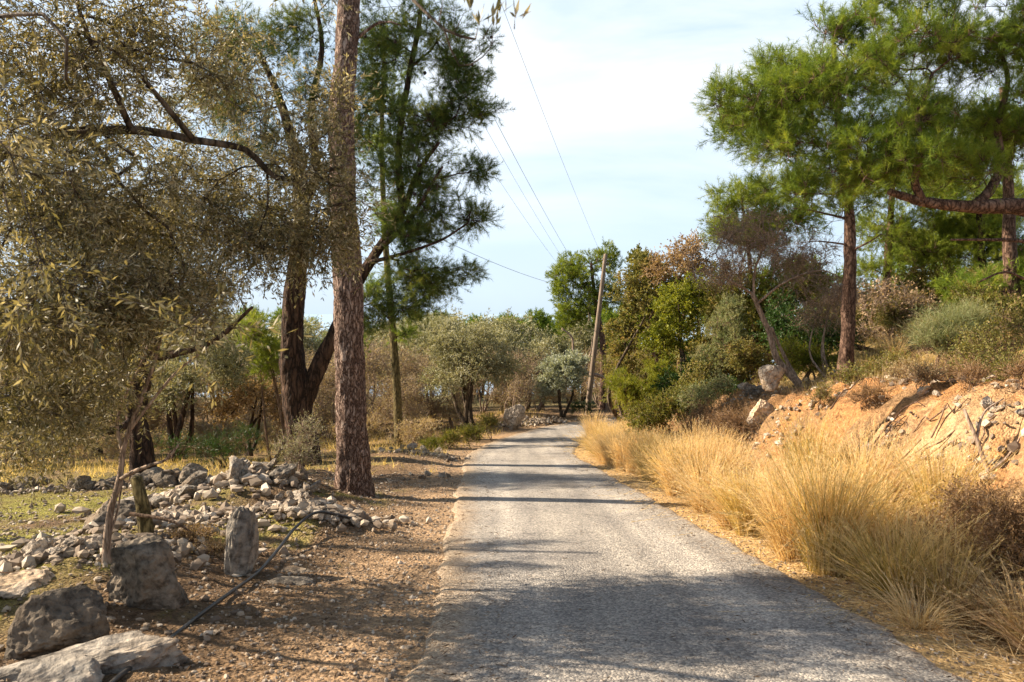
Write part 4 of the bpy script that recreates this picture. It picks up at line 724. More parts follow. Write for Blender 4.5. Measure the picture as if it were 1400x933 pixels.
for (px, D, sc_, rz) in [(960, 24, .9, 1), (1000, 27, 1.0, 2), (1040, 23, .8, 3), (1070, 28, 1.1, 4), (1180, 26, 1.0, 5), (1230, 23, .9, .5), (1270, 29, 1.2, 1.5), (1320, 25, 1.0, 2.5), (1370, 22, .9, 3.5), (1420, 26, 1.1, 4.5), (925, 31, 1.1, 5.5), (890, 38, 1.2, 0), (860, 42, 1.2, 1), (1340, 18.5, .6, 2), (1240, 19.5, .6, 3), (980, 33, 1.2, 4), (1100, 32, 1.3, 1), (1200, 33, 1.3, 2)]:
    p = ground_at(px, D); dup(ug, zfit(p[0], p[1]), rz, sc_, 'khaki green undergrowth bush filling the wood behind the bank', 'undergrowth bushes behind the bank')
ug2 = bush('shrub', 'low tan scrub bush among the trees of the grove', 560, 26, [(560, 590, 0, 30, 14, .8, 50), (585, 585, 0, 20, 10, .6, 24)], 'pale_brown', 'bark_pale', sd=80, per=7, ll=.05, lw=.018, group='low scrub bushes of the grove', tw=7)
for (px, D, sc_, rz) in [(480, 27, 1, 1), (440, 31, 1.2, 2), (380, 27, 1, 3), (300, 28, 1.2, 4), (240, 25, 1, 5), (160, 24, 1, .4), (90, 22, 1, 1.4), (30, 21, 1, 2.4), (620, 33, 1.2, 3.4), (690, 38, 1.2, 4.4), (740, 44, 1.4, 5.4), (520, 36, 1.4, .2), (350, 36, 1.3, 1.1), (640, 45, 1.6, 2.1), (780, 48, 1.5, 3.1), (200, 32, 1.3, 4.1)]:
    p = ground_at(px, D); dup(ug2, zfit(p[0], p[1]), rz, sc_, 'low tan scrub bush among the trees of the grove', 'low scrub bushes of the grove')
# far wood: pines on the falling slope
r_ = np.random.default_rng(95); b = np.array([0., 0, 0])
tips = simple_tips(np.array([0, 0, 2.2]), 2.6, 5.2, 220, r_, 1.1)
fp = plant('pine_tree', 'round topped green pine on the far slope beyond the bend', 'tree', b, [([b - np.array([0, 0, .3]), b, np.array([.1, 0, 3.5]), np.array([0, .1, 7.2])], .2, .05)], tips, M['bark_dark'], M['needle_warm'], PF(r_, tw=7, twl=.5, per=16, nl=.2, nw=.03), group='pines on the far slope', seed=95)
spots = []
for k in range(46):
    D = 58 + 75 * r_.random() ** 1.1; px = 420 + 520 * r_.random(); spots.append((px, D, .62 + .4 * r_.random()))
spots += [(715, 96, 1.28), (690, 110, 1.1), (735, 88, 1.0), (660, 100, 1.1), (770, 80, 1.0), (630, 90, .95), (745, 120, 1.2), (590, 105, 1.0), (540, 80, .9), (800, 70, .9), (845, 66, .9), (350, 70, .9), (250, 60, .8), (150, 66, .9), (60, 58, .8), (450, 95, 1.1), (0, 80, 1.0), (300, 95, 1.1), (920, 60, 1), (980, 52, 1), (1050, 48, 1), (1130, 45, 1), (1210, 42, 1), (1290, 40, 1), (1380, 38, 1), (1330, 32, .9), (1110, 34, .8), (1450, 30, .9), (1020, 40, .8), (1250, 33, .85)]
spots += [(850, 56, 1.0), (875, 50, .9), (830, 64, 1.1), (905, 47, .9), (700, 75, 1.1), (655, 72, 1.05), (610, 68, 1.0), (560, 62, 1.0), (500, 66, 1.0), (400, 58, 1.0), (330, 56, 1.0), (200, 52, 1.0), (740, 70, 1.0), (785, 62, .95)]
first = True
for (px, D, sc_) in spots:
    p = ground_at(px, D); loc = (p[0], p[1], p[2] - .1)
    lab = 'round topped green pine on the far slope beyond the bend' if px < 900 else 'green pine filling the wood behind the right hand bank'
    gr = 'pines on the far slope' if px < 900 else 'pines filling the wood on the right'
    if first: fp.location = loc; fp.scale = (sc_,) * 3; first = False
    else: dup(fp, loc, r_.random() * 6.28, sc_, lab, gr)

# ------------------------------------------------------------------ rocks
import bmesh
def rock_mesh(seed, size, sub_=4, flat=5, rough=.10, cuts=9):
    r_ = np.random.default_rng(seed); bm = bmesh.new(); bmesh.ops.create_icosphere(bm, subdivisions=sub_, radius=1)
    V = np.array([v.co[:] for v in bm.verts])
    for k in range(cuts):                                             # knock flat faces off the ball
        d = rsph(1, r_)[0]; c = .42 + .36 * r_.random(); q = V @ d; over = np.clip(q - c, 0, None); V = V - over[:, None] * d * .92
    for ax in range(3):
        c = .84; V[:, ax] = np.where(np.abs(V[:, ax]) > c, np.sign(V[:, ax]) * (c + (np.abs(V[:, ax]) - c) * .2), V[:, ax])
    nn = fbm(V * 1.7 + seed * 3.1, 5, seed, .55); n2 = np.abs(fbm(V * 3.3 + seed, 4, seed + 5)); n3_ = fbm(V * 11 + seed, 3, seed + 8); V = V + nrm(V) * (nn * rough * 1.7 - n2 * rough * 1.5 + n3_ * rough * .35)[:, None]
    V = V * np.asarray(size) / 1.5
    for v, c in zip(bm.verts, V): v.co = c
    me = bpy.data.meshes.new('rock'); bm.to_mesh(me); bm.free()
    return me
def boulder(label, px, py_base, D, size, rot, mat, seed, dz=.0, cuts=9, rough=.10):
    x = (px - 700) / F * D; o = link('boulder', rock_mesh(seed, size, 5, rough=rough, cuts=cuts), M[mat], None, (x, D, G(x, D) + size[2] * .36 + dz - (.10 if D < 8 else 0)))
    o.rotation_euler = rot; return tag(o, label, 'rock')
boulder('big dark squarish boulder in front of the dead sapling', 193, 830, 6.12, (.54, .42, .56), (.05, -.14, .15), 'rock_dark', 51, .04, 8)
boulder('dark rounded boulder at the left edge below the squarish one', 88, 890, 5.12, (.56, .48, .46), (0, .18, .3), 'rock_dark', 2, .02, 6)
boulder('long low grey boulder in the lower left corner, longest of the boulders', 118, 900, 4.7, (1.0, .36, .30), (.05, -.16, .35), 'rock', 3, .0, 9)
boulder('tan lumpy boulder at the bottom left corner in front of the long low one', 58, 930, 4.35, (.46, .36, .30), (.1, .1, .6), 'rock', 4, -.02, 6)
boulder('upright standing grey stone with pale sunlit face, right of the squarish boulder', 329, 792, 7.3, (.27, .24, .72), (.06, .05, .3), 'rock', 25, .04, 7)
boulder('broad tan boulder behind the dead sapling', 155, 730, 9.4, (.62, .5, .42), (0, -.1, .4), 'rock_dark', 6, .0, 9)
boulder('flat grey slab lying on the litter below the rubble mound', 395, 805, 6.95, (.36, .26, .14), (0, .06, .3), 'rock', 7, .02, 9)
boulder('small flat slab propped behind the flat grey one', 405, 780, 7.5, (.34, .22, .12), (.2, -.12, -.2), 'rock_dark', 8, .03, 9)
boulder('flat topped boulder at the left edge of the rubble ridge', 20, 780, 6.3, (.5, .4, .22), (0, 0, .8), 'rock_pale', 9)
boulder('pale angular block in front of the grove by the far rubble heap', 703, 575, 32.8, (.72, .5, 1.0), (0, .1, .2), 'rock_pale', 10, .12)
boulder('rounded tan block in the ridge of stones under the dead sapling', 122, 775, 7.6, (.24, .18, .16), (.3, -.5, .3), 'rock_pale', 11, .06)
protos = [rock_mesh(30 + k, (1, .75 + .1 * (k % 3), .5 + .1 * (k % 4)), 4, rough=.11, cuts=13) for k in range(9)]
pmesh = {}
def small_rocks(n, cx, cy, sx, sy, smin, smax, mat, label, group, seed, heap=0, ang=0, name='rock'):
    r_ = np.random.default_rng(seed)
    for k in range(n):
        a, q = r_.random() * 6.283, math.sqrt(r_.random()); dx, dy = math.cos(a) * q * sx, math.sin(a) * q * sy
        x = cx + dx * math.cos(ang) - dy * math.sin(ang); y = cy + dx * math.sin(ang) + dy * math.cos(ang)
        s_ = smin + (smax - smin) * r_.random() ** 2.0; z = G(x, y) + s_ * .16 + heap * (1 - q) * r_.random()
        j = int(r_.integers(0, 9)); key = (j, mat)
        if key not in pmesh:
            pm = protos[j].copy(); pm.materials.append(M[mat]); pmesh[key] = pm
        o = bpy.data.objects.new(name, pmesh[key]); C.objects.link(o); o.location = (x, y, z); o.scale = (s_,) * 3
        o.rotation_euler = (r_.normal() * .45, r_.normal() * .45, r_.random() * 6.283); tag(o, label, 'rock', group)
def gx(px, D): return (px - 700) / F * D
small_rocks(36, gx(430, 9.7), 9.7, .75, .5, .07, .24, 'rock_pale', 'tan stone in the rubble mound in front of the tall straight pine', 'stones of the rubble mound by the pine', 201, .28)
small_rocks(48, gx(300, 11.9), 12.1, 1.5, .95, .10, .42, 'rock', 'grey stone in the broad rubble heap left of the tall straight pine', 'stones of the broad rubble heap', 202, .26)
small_rocks(18, gx(235, 9.2), 9.3, 1.4, .45, .06, .22, 'rock_pale', 'pale stone strewn between the dead sapling and the rubble heap', 'stones strewn behind the boulders', 203, .05, .35)
small_rocks(24, gx(90, 7.5), 7.4, 1.0, .42, .06, .28, 'rock_pale', 'pale stone in the ridge running left from the squarish boulder', 'stones of the left ridge', 204, .08, .5)
small_rocks(22, gx(70, 15), 15, 2.6, .35, .14, .42, 'rock_dark', 'dark stone of the low terrace wall behind the green patch', 'stones of the low terrace wall', 205, .22, .05)
small_rocks(14, gx(235, 16), 15.6, 1.3, .4, .25, .6, 'rock_dark', 'large dark stone of the wall in the shade of the left olive', 'large stones by the left olive trunk', 206, .2, .1)
small_rocks(18, gx(585, 22), 21.5, 1.3, .9, .08, .28, 'rock_pale', 'tan stone of the small heap on the left verge beyond the pines', 'stones on the left verge beyond the pines', 207, .25)
small_rocks(20, gx(715, 35), 34.2, 2.2, .6, .12, .32, 'rock_pale', 'tan stone of the rubble heap on the outside of the bend', 'stones on the outside of the bend', 208, .35, .5)
small_rocks(5, gx(590, 17), 16.6, .5, .35, .12, .26, 'rock', 'grey stone in the grass patch beside the road', 'stones in the grass patch beside the road', 209)
small_rocks(14, gx(1012, 18.6), 18.6, .6, .35, .2, .46, 'rock', 'grey stone of the pile at the top of the bank under the juniper', 'stones piled under the juniper', 210, .5)
small_rocks(22, gx(1260, 10.2), 10.4, 1.2, 1.7, .06, .22, 'rock_pale', 'pale stone sticking out of the orange bank', 'stones in the orange bank', 211, 0)
small_rocks(8, gx(1395, 8.9), 9.0, .5, .6, .1, .3, 'rock_pale', 'pale stone in the bank at the right edge by the dead branch', 'stones by the dead branch', 212, 0)
small_rocks(6, gx(1270, 6.3), 6.0, .5, 1.1, .05, .16, 'rock', 'grey stone in the ditch among the tussocks', 'stones in the ditch', 213, 0, .4)
boulder('large pale block, upper one of the two on the bank top', 1056, 540, 17.3, (.55, .5, .48), (0, .1, .3), 'rock_pale', 12, .30)
boulder('large pale block, lower one of the two on the bank face', 1048, 580, 16.2, (.6, .5, .62), (0, -.1, .2), 'rock_pale', 13, .12)
boulder('white jagged rock half buried in the middle of the orange bank', 1205, 650, 9.2, (.62, .4, .22), (0, .15, .6), 'rock_pale', 14, .04)

# ------------------------------------------------------------------ gravel, litter, short grass (uncountable)
def ico0():
    bm = bmesh.new(); bmesh.ops.create_icosphere(bm, subdivisions=1, radius=1); V = np.array([v.co[:] for v in bm.verts]); Fc = np.array([[v.index for v in f.verts] for f in bm.faces]); bm.free(); return V, Fc
IV, IF = ico0()
def gravel(name, xs, ys, sz, r_, mat, label, lift=.25):
    n = len(xs); z = terrain(xs, ys); c = np.stack([xs, ys, z + sz * lift], 1)
    k = len(IV); sc = sz[:, None] * (.55 + .6 * r_.random((n, 3))) * np.array([1, 1, .75])
    th = r_.random(n) * 6.283; ct, st_ = np.cos(th), np.sin(th)
    V = IV[None] * (1 + .22 * r_.normal(size=(n, k, 1))) * sc[:, None, :]
    V = np.stack([V[..., 0] * ct[:, None] - V[..., 1] * st_[:, None], V[..., 0] * st_[:, None] + V[..., 1] * ct[:, None], V[..., 2]], 2) + c[:, None, :]
    Fc = (IF[None] + (np.arange(n) * k)[:, None, None]).reshape(-1, 3)
    me = mk(V.reshape(-1, 3), Fc, None, None, False, np.repeat(r_.random(n), len(IF)))
    o = link(name, me, mat); return tag(o, label, 'gravel', None, 'stuff')
def pebblemat():
    m, n, l = newmat('gravel_stones'); p = n['Principled BSDF']; p.inputs['Roughness'].default_value = .9
    a = n.new('ShaderNodeAttribute'); a.attribute_name = 'rnd'; r = ramp(n, [(0, (.11, .08, .055)), (.35, (.22, .165, .115)), (.7, (.34, .27, .19)), (1, (.50, .43, .34))]); l.new(a.outputs['Fac'], r.inputs['Fac']); l.new(r.outputs['Color'], p.inputs['Base Color']); return m
pm_ = pebblemat(); r_ = np.random.default_rng(300)
def along(n, y0, y1, s0, s1, r_, pw=1.6):
    """random points in a band beside the road: y along, signed distance from the centre line across"""
    y = y0 + (y1 - y0) * r_.random(n) ** pw; cx = np.interp(y, CLs[:, 1], CLs[:, 0]); return cx + s0 + (s1 - s0) * r_.random(n), y
xs, ys = along(9000, 3.2, 26, -3.1, -1.35, r_); gravel('gravel_left', xs, ys, .006 + .02 * r_.random(len(xs)) ** 3, r_, pm_, 'tan gravel along the left edge of the road').name = 'gravel'
xs, ys = along(4500, 3.2, 22, 1.5, 2.3, r_); gravel('gravel', xs, ys, .005 + .014 * r_.random(len(xs)) ** 3, r_, pm_, 'fine gravel along the right edge of the road')
xs = -8 + 6.0 * r_.random(9000); ys = 4 + 13 * r_.random(9000) ** 1.3; gravel('gravel', xs, ys, .008 + .035 * r_.random(len(xs)) ** 4, r_, pm_, 'scattered small stones over the ground left of the road')
xs = 4.0 + 4.2 * r_.random(16000); ys = 6 + 14 * r_.random(16000) ** 1.3; k = fb2(xs, ys, 1.1, 4, 66) > .08; xs, ys = xs[k], ys[k]; gravel('gravel', xs, ys, .007 + .075 * r_.random(len(xs)) ** 7, r_, pm_, 'small stones washed out of the orange bank', .3)
for (a0, a1, nn0) in ((-1.6, -.95, 1500), (1.15, 1.62, 1500), (-1.2, 1.3, 900)):
    xs, ys = along(nn0, 3.5, 24, a0, a1, r_); k_n = len(xs); g = Geo(); zz = base_z(ys) + .047
    d_n = nrm(np.stack([r_.normal(size=k_n), r_.normal(size=k_n), np.zeros(k_n)], 1)); add_leaves(g, np.stack([xs, ys, zz], 1), d_n, .03 + .05 * r_.random(k_n), .003 + .008 * r_.random(k_n) ** 2, r_)
    tag(link('needle_litter', g.mesh(), M['litter']), 'brown needles and leaves blown onto the road', 'leaf litter', None, 'stuff')
def heap_gravel(cx, cy, sx, sy, n, s0, s1, label, ang=0, lift=.3):
    a = r_.random(n) * 6.283; q = r_.normal(size=n) * .5; dx = np.cos(a) * q * sx * 1.2; dy = np.sin(a) * q * sy * 1.2
    xs = cx + dx * math.cos(ang) - dy * math.sin(ang); ys = cy + dx * math.sin(ang) + dy * math.cos(ang)
    k = np.abs(sdist(xs, ys)) > HW + .15; xs, ys = xs[k], ys[k]
    return gravel('rubble', xs, ys, s0 + (s1 - s0) * r_.random(len(xs)) ** 2, r_, pm_, label, lift)
heap_gravel(gx(430, 9.7), 9.7, .85, .6, 700, .02, .09, 'small rubble between the stones of the mound by the pine', lift=.7)
heap_gravel(gx(270, 11.9), 12.1, 1.3, .9, 1100, .025, .12, 'small rubble between the stones of the broad heap', lift=.7)
heap_gravel(gx(235, 9.2), 9.3, 1.6, .6, 1100, .02, .09, 'small pale rubble strewn behind the boulders', .35, .5)
heap_gravel(gx(90, 7.5), 7.4, 1.1, .5, 900, .02, .09, 'small rubble in the ridge at the left edge', .5, .5)
heap_gravel(gx(585, 22), 21.5, 1.5, 1.0, 500, .03, .08, 'small rubble on the left verge beyond the pines')
heap_gravel(gx(715, 35), 34.4, 2.6, .7, 900, .04, .10, 'small tan rubble on the outside of the bend', .5, .8)
heap_gravel(gx(70, 15), 15, 2.8, .4, 400, .03, .08, 'small rubble in the low terrace wall', .05, .6)
def blades(name, xs, ys, h, wd, r_, mat, label, cat='grass', lean=.35, flat=False):
    n = len(xs); z = terrain(xs, ys); pos = np.stack([xs, ys, z - .01], 1)
    if flat: d = nrm(r_.normal(size=(n, 3)) * np.array([1, 1, .22])); pos[:, 2] += .015 + .02 * r_.random(n)
    else: d = nrm(r_.normal(size=(n, 3)) * lean + np.array([0, 0, 1]))
    g = Geo(); 
    if flat: add_leaves(g, pos, d, h, wd, r_)
    else: add_needles(g, pos, d, h, wd.mean(), r_)
    return tag(link(name, g.mesh(), mat), label, cat, None, 'stuff')
n_ = 26000; xs = -9.5 + 8 * r_.random(n_); ys = 4.2 + 14 * r_.random(n_) ** 1.2
el_ = -sdist(xs, ys) - HW; f1 = fb2(xs, ys, .55, 5, 50); fc = fb2(xs, ys, 6., 3, 70); f2 = fb2(xs, ys, .9, 4, 80)
keep = ((f1 + .35 * fc + .1 > .05) & (el_ > 2.6)) | ((f2 + .3 * fc > .2) & (el_ > .8)) | ((-xs > 4.6 + .15 * (12 - ys)) & (ys > 7) & (ys < 13.5))
blades('short_grass', xs[keep], ys[keep], .02 + .05 * r_.random(keep.sum()), np.full(keep.sum(), .006), r_, M['grass'], 'short green grass in patches left of the road', lean=.7)
n_ = 30000; xs = -9.5 + 9 * r_.random(n_); ys = 4.2 + 18 * r_.random(n_) ** 1.4; k = (-sdist(xs, ys) - HW > .3 * r_.random(n_)); xs, ys = xs[k], ys[k]
blades('leaf_litter', xs, ys, .02 + .03 * r_.random(len(xs)), .006 + .010 * r_.random(len(xs)), r_, M['litter'], 'dry brown leaves and needles littering the ground on the left', 'leaf litter', flat=True)
xs, ys = along(9000, 4, 24, 1.75, 3.2, r_); blades('straw_litter', xs, ys, .10 + .16 * r_.random(len(xs)), np.full(len(xs), .004) + .003 * r_.random(len(xs)), r_, M['straw'], 'fallen straw lying along the right verge', 'leaf litter', flat=True)
n_ = 40000; xs = 5.0 + 16 * r_.random(n_); ys = 7 + 24 * r_.random(n_) ** 1.2; e_ = sdist(xs, ys) - HW; k = (e_ > 4.1 + .9 * fb2(xs, ys, 1.2, 3, 5)) & (fb2(xs, ys, 1.0, 3, 6) > -.22); xs, ys = xs[k], ys[k]
blades('dry_grass', xs, ys, .10 + .28 * r_.random(len(xs)), np.full(len(xs), .009), r_, M['straw_green'], 'dry grass covering the slope above the orange bank', lean=.45)
n_ = 16000; xs = 3.9 + 4 * r_.random(n_); ys = 6.5 + 16 * r_.random(n_) ** 1.2; e_ = sdist(xs, ys) - HW; k = (e_ > 1.4) & (e_ < 5) & (fb2(xs, ys, 1.6, 3, 16) > -.05); xs, ys = xs[k], ys[k]
blades('dry_grass', xs, ys, .06 + .2 * r_.random(len(xs)), np.full(len(xs), .006), r_, M['dry_brown'], 'thin brown grass growing in patches on the orange bank', lean=.6)
n_ = 26000; xs = -16 + 18 * r_.random(n_); ys = 17 + 22 * r_.random(n_) ; k = (-sdist(xs, ys) - HW > .5) & (fb2(xs, ys, .8, 3, 26) > -.1); xs, ys = xs[k], ys[k]
blades('dry_grass', xs, ys, .10 + .25 * r_.random(len(xs)), np.full(len(xs), .014), r_, M['straw_green'], 'tawny dry grass under the trees of the grove', lean=.5)

# ------------------------------------------------------------------ golden tussocks along the right edge
def tussock_mesh(seed, n=900, h=1.0, spread=.42, base=.16, heads=.85):
    spread *= 1.35
    r_ = np.random.default_rng(seed); g = Geo(); a = r_.random(n) * 6.283; q = np.sqrt(r_.random(n)) * base
    p0 = np.stack([np.cos(a) * q, np.sin(a) * q, q * 0 - .03], 1)
    a2 = a + r_.normal(size=n) * .7; out = np.stack([np.cos(a2), np.sin(a2), a2 * 0], 1); hh = h * (.25 + .8 * r_.random(n) ** 1.1); le = spread * (.15 + r_.random(n) ** 1.3) * hh
    wd = .0022 + .0016 * r_.random(n); sd = np.stack([-np.sin(a2), np.cos(a2), a2 * 0], 1); rot = r_.random(n) * 3.14
    sd = sd * np.cos(rot)[:, None] + out * np.sin(rot)[:, None]
    rows = []; bend = r_.random(n) < .12; le = np.where(bend, le * 2.2, le); droop = r_.random(n) ** 2 * .28 * hh + bend * .35 * hh
    for t, wk in ((0, 1.0), (.35, 1.0), (.7, .8), (1.0, .25)):
        c = p0 + out * (le * t ** 1.6)[:, None] + np.array([0, 0, 1.]) * (hh * t - droop * t ** 3)[:, None]; rows += [c - sd * (wd * wk)[:, None], c + sd * (wd * wk)[:, None]]
    V = np.stack(rows, 1).reshape(-1, 3); i = np.arange(n)[:, None] * 8
    q_ = cat_([np.concatenate([i + 2 * k, i + 2 * k + 1, i + 2 * k + 3, i + 2 * k + 2], 1) for k in range(3)]); tone = r_.random(n); g.add(V, None, q_, 0, np.tile(tone, 3))
    # feathery seed heads on part of the stems
    hsel = np.where(r_.random(n) < heads)[0]; hsel = hsel[hh[hsel] > h * .55]; k = 14; idx = np.repeat(hsel, k); tp = V.reshape(n, 8, 3)[:, 6:].mean(1); dr = nrm(tp - V.reshape(n, 8, 3)[:, 4:6].mean(1))
    tt = r_.random(len(idx)) * .22 * h; add_needles(g, tp[idx] - dr[idx] * tt[:, None], nrm(dr[idx] + rsph(len(idx), r_) * .45), .03 + .025 * r_.random(len(idx)), .0045, r_, 0, .55 + .45 * r_.random(len(idx)))
    return g.mesh()
tus = [tussock_mesh(400 + k, 1100, 1.0, .42 + .05 * k, .15) for k in range(4)]; thin = [tussock_mesh(410 + k, 330, 1.0, .5, .13, .6) for k in range(2)]
def tuss(me, mat, x, y, h, wsc, label, group=None):
    key = me.name + mat
    if key not in pmesh: q = me.copy(); q.materials.append(M[mat]); pmesh[key] = q
    o = bpy.data.objects.new('grass_tussock', pmesh[key]); C.objects.link(o); o.location = (x, y, G(x, y)); o.scale = (wsc, wsc, h); o.rotation_euler = (r_.normal() * .10, r_.normal() * .10 + .04, r_.random() * 6.28)
    return tag(o, label, 'grass', group)
for me_, nm in zip(tus + thin, 'abcdef'): me_.name = 'tussock_' + nm
for (px, D, h, ws, mt, k, lab) in [(1135, 7.35, 1.25, 1.1, 'straw_green', 0, 'tall full golden tussock with green heart at the road edge, largest of the row'), (1090, 8.0, 1.1, 1.0, 'straw', 1, 'golden tussock just left of the largest one'), (1190, 7.9, 1.0, 1.0, 'straw_green', 2, 'golden green tussock just right of the largest one'), (1235, 6.5, .8, .95, 'straw_green', 3, 'shorter greenish tussock right of the gap after the largest one')]:
    tuss(tus[k], mt, gx(px, D), D, h, ws, lab)
for (px, D, h, ws, mt, lab) in [(1300, 6.1, .85, .8, 'straw_green', 'thin tussock of tall upright green stems near the lower right corner'), (1345, 6.6, .8, .9, 'straw_green', 'thin tussock of tall stems in front of the reddish brown shrub'), (1262, 5.6, .32, .9, 'straw', 'low sprawling tussock beside the ragged road edge at the lower right')]:
    tuss(thin[0], mt, gx(px, D), D, h, ws, lab)
y = 8.3; k = 0
while y < 27:
    cx = np.interp(y, CLs[:, 1], CLs[:, 0])
    for row in range(3 if r_.random() < .35 else 2):
        if r_.random() < .24: continue
        x = cx + HW + .34 + row * .62 + .42 * r_.random(); yy_ = y + r_.normal() * .2
        tuss(tus[k % 4], 'straw' if r_.random() < .62 else 'straw_green', x, yy_, (.60 + .52 * r_.random()) * (1.2 if y < 14 else 1.05), .75 + .35 * r_.random(), 'golden tussock in the dense row of dry grass along the right edge', 'golden tussocks along the right edge'); k += 1
    y += .42 + .15 * r_.random() + (.1 if y > 15 else 0)
for k, (yy_, dx) in enumerate([(7.6, 1.5), (8.9, 1.35), (9.9, 1.5), (11.2, 1.3), (12.6, 1.45), (14.2, 1.3), (15.8, 1.5), (17.6, 1.3), (19.6, 1.4), (6.6, 1.7)]):
    x_ = float(np.interp(yy_, CLs[:, 1], CLs[:, 0])) + HW + dx; z_ = G(x_, yy_); px_ = 700 + F * x_ / yy_; py_ = 466.5 + F * (1.6 - z_ - .28) / yy_ - 38.5
    bush('weeds', 'dark brown dry scrub standing in the gaps behind the golden tussocks', px_, yy_, [(px_, py_, 0, .30 * F / yy_, .22 * F / yy_, .3, 34)], ['dry_brown', 'shrub_khaki'][k % 2], sd=950 + k, per=10, ll=.035, lw=.009, twl=.2, tw=7, r0=.01, rt=.002, cat='weeds', group='dry scrub behind the tussocks', up=.7)
for k in range(34):
    D = 4.4 + 3.4 * r_.random(); x = 3.25 + 1.1 * r_.random() + .12 * (D - 4.5)
    tuss(thin[k % 2], ['straw_green', 'straw', 'dry_brown'][k % 3], x, D, .25 + .4 * r_.random(), .7 + .4 * r_.random(), 'small thin grass tuft in the ditch at the lower right', 'thin tufts in the ditch')
for k in range(40):
    D = 11 + 8 * r_.random(); x = 6.5 + .1 * (D - 10) + 4 * r_.random()
    tuss(thin[k % 2], ['straw_green', 'straw'][k % 2], x, D, .3 + .35 * r_.random(), .8, 'dry grass tuft on the shoulder above the orange bank', 'tufts above the orange bank')

# ------------------------------------------------------------------ dead sapling, stump, branches, small shrub
r_ = np.random.default_rng(500); D = 7.0; b = ground_at(140, D)
T = [sub(b, -.1), b, P(150, 705, D), P(163, 655, D), P(170, 610, D), P(188, 560, D), P(208, 505, D), P(222, 455, D)]
l1 = [P(163, 655, D), P(195, 640, D - .1), P(228, 628, D - .2), P(244, 608, D - .2)]; l2 = [P(176, 590, D), P(205, 552, D), P(240, 510, D), P(285, 475, D)]; l3 = [P(168, 620, D), P(160, 580, D), P(172, 540, D), P(200, 480, D), P(212, 420, D)]; l4 = [P(146, 745, D), P(160, 700, D + .05), P(168, 640, D + .1), P(163, 600, D + .1)]
tips = cat_([E(165, 560, D, 30, 45, .3, 16, r_), E(205, 500, D, 30, 40, .3, 12, r_), E(150, 560, D, 18, 30, .2, 8, r_), E(262, 490, D, 25, 16, .2, 6, r_), E(160, 650, D, 16, 40, .2, 8, r_)])
plant('dead_sapling', 'pale leafless sapling with thin crooked stems behind the squarish boulder', 'tree', b, [(T, .036, .011), (l1, .022, .008), (l2, .018, .006), (l3, .016, .005), (l4, .013, .005)], tips, M['bark_pale'], M['bark_pale'], None, seed=500, seg=.12, r_tip=.0028, wob=.25, parts=('stem',))
g = Geo(); b = ground_at(195, 8.3); tube(g, np.array([b + [0, 0, -.1], b + [0, 0, .1], b + [-.03, 0, .35], b + [-.10, .02, .62]]), np.array([.085, .075, .065, .06]), 14, rough=.1)
tag(link('tree_stump', g.mesh(b, True), M['bark_green'], None, tuple(b)), 'short cut trunk standing beside the pale sapling', 'stump')
def stick(name, label, pts, r0, r1, mat='bark_twig', side=()):
    g = Geo(); p_ = smooth_poly(np.array(pts), .08); tube(g, p_, np.linspace(r0, r1, len(p_)), 7, rough=.08)
    for s_ in side: q = smooth_poly(np.array(s_), .08); tube(g, q, np.linspace(r1 * 1.1, r1 * .4, len(q)), 5)
    b = np.array(pts[0]); return tag(link(name, g.mesh(b, True), M[mat], None, tuple(b)), label, 'branch')
stick('fallen_branch', 'brown dead branch jutting right from the stump', [P(178, 703, 8.2), P(215, 708, 8.15), P(240, 715, 8.1), P(262, 728, 8.1)], .022, .010, 'bark_twig')
stick('dead_branch', 'grey forked dead branch stuck in the orange bank at the right edge', [P(1375, 672, 8.7), P(1352, 645, 8.8), P(1335, 600, 8.9), P(1318, 560, 9.0)], .034, .018, 'bark_pale', [[P(1352, 645, 8.8), P(1375, 628, 8.8), P(1400, 590, 8.9)], [P(1335, 600, 8.9), P(1345, 565, 9.0), P(1372, 545, 9.1)]])
stick('fallen_branch', 'thin dead branch lying on the bank below the bare leaning tree', [P(1066, 585, 15.5), P(1090, 568, 15.8), P(1110, 548, 16.1), P(1135, 532, 16.5)], .025, .012, 'bark_pale', [[P(1090, 568, 15.8), P(1120, 565, 15.8)], [P(1110, 548, 16.1), P(1150, 545, 16.3)]])
r_ = np.random.default_rng(509)
def deadwood(name, label, px, D, n, L_, r0, mat, group, seed):
    q_ = np.random.default_rng(seed)
    for k in range(n):
        x0 = gx(px, D) + q_.normal() * .9; y0 = D + q_.normal() * 1.3; a = q_.random() * 6.283; ln = L_ * (.5 + q_.random()); pts = []
        for t in np.linspace(0, 1, 6):
            x = x0 + math.cos(a) * ln * t + q_.normal() * .04; y = y0 + math.sin(a) * ln * t + q_.normal() * .04; pts.append((x, y, G(x, y) + .015 + .10 * math.sin(t * 3.1) * q_.random()))
        i = pts[3]; e_ = math.cos(a + .8) * ln * .35, math.sin(a + .8) * ln * .35
        g = Geo(); sp_ = smooth_poly(np.array(pts), .07); tube(g, sp_, np.linspace(r0, r0 * .4, len(sp_)), 6, rough=.1); j = (i[0] + e_[0], i[1] + e_[1]); tube(g, np.array([i, (j[0], j[1], G(*j) + .05)]), np.array([r0 * .5, r0 * .25]), 5)
        b = np.array(pts[0]); tag(link(name, g.mesh(b, True), M[mat], None, tuple(b)), label, 'branch', group)
deadwood('fallen_branch', 'thin dry branch lying on the orange bank', 1250, 10.5, 12, .7, .012, 'bark_twig', 'dry branches on the orange bank', 901)
deadwood('root', 'brown root showing in the orange bank', 1200, 11.5, 9, .6, .016, 'bark_red', 'roots in the orange bank', 902)
deadwood('fallen_branch', 'thin dry branch lying on the litter left of the road', 300, 8.5, 9, .5, .008, 'bark_twig', 'dry branches on the litter', 903)
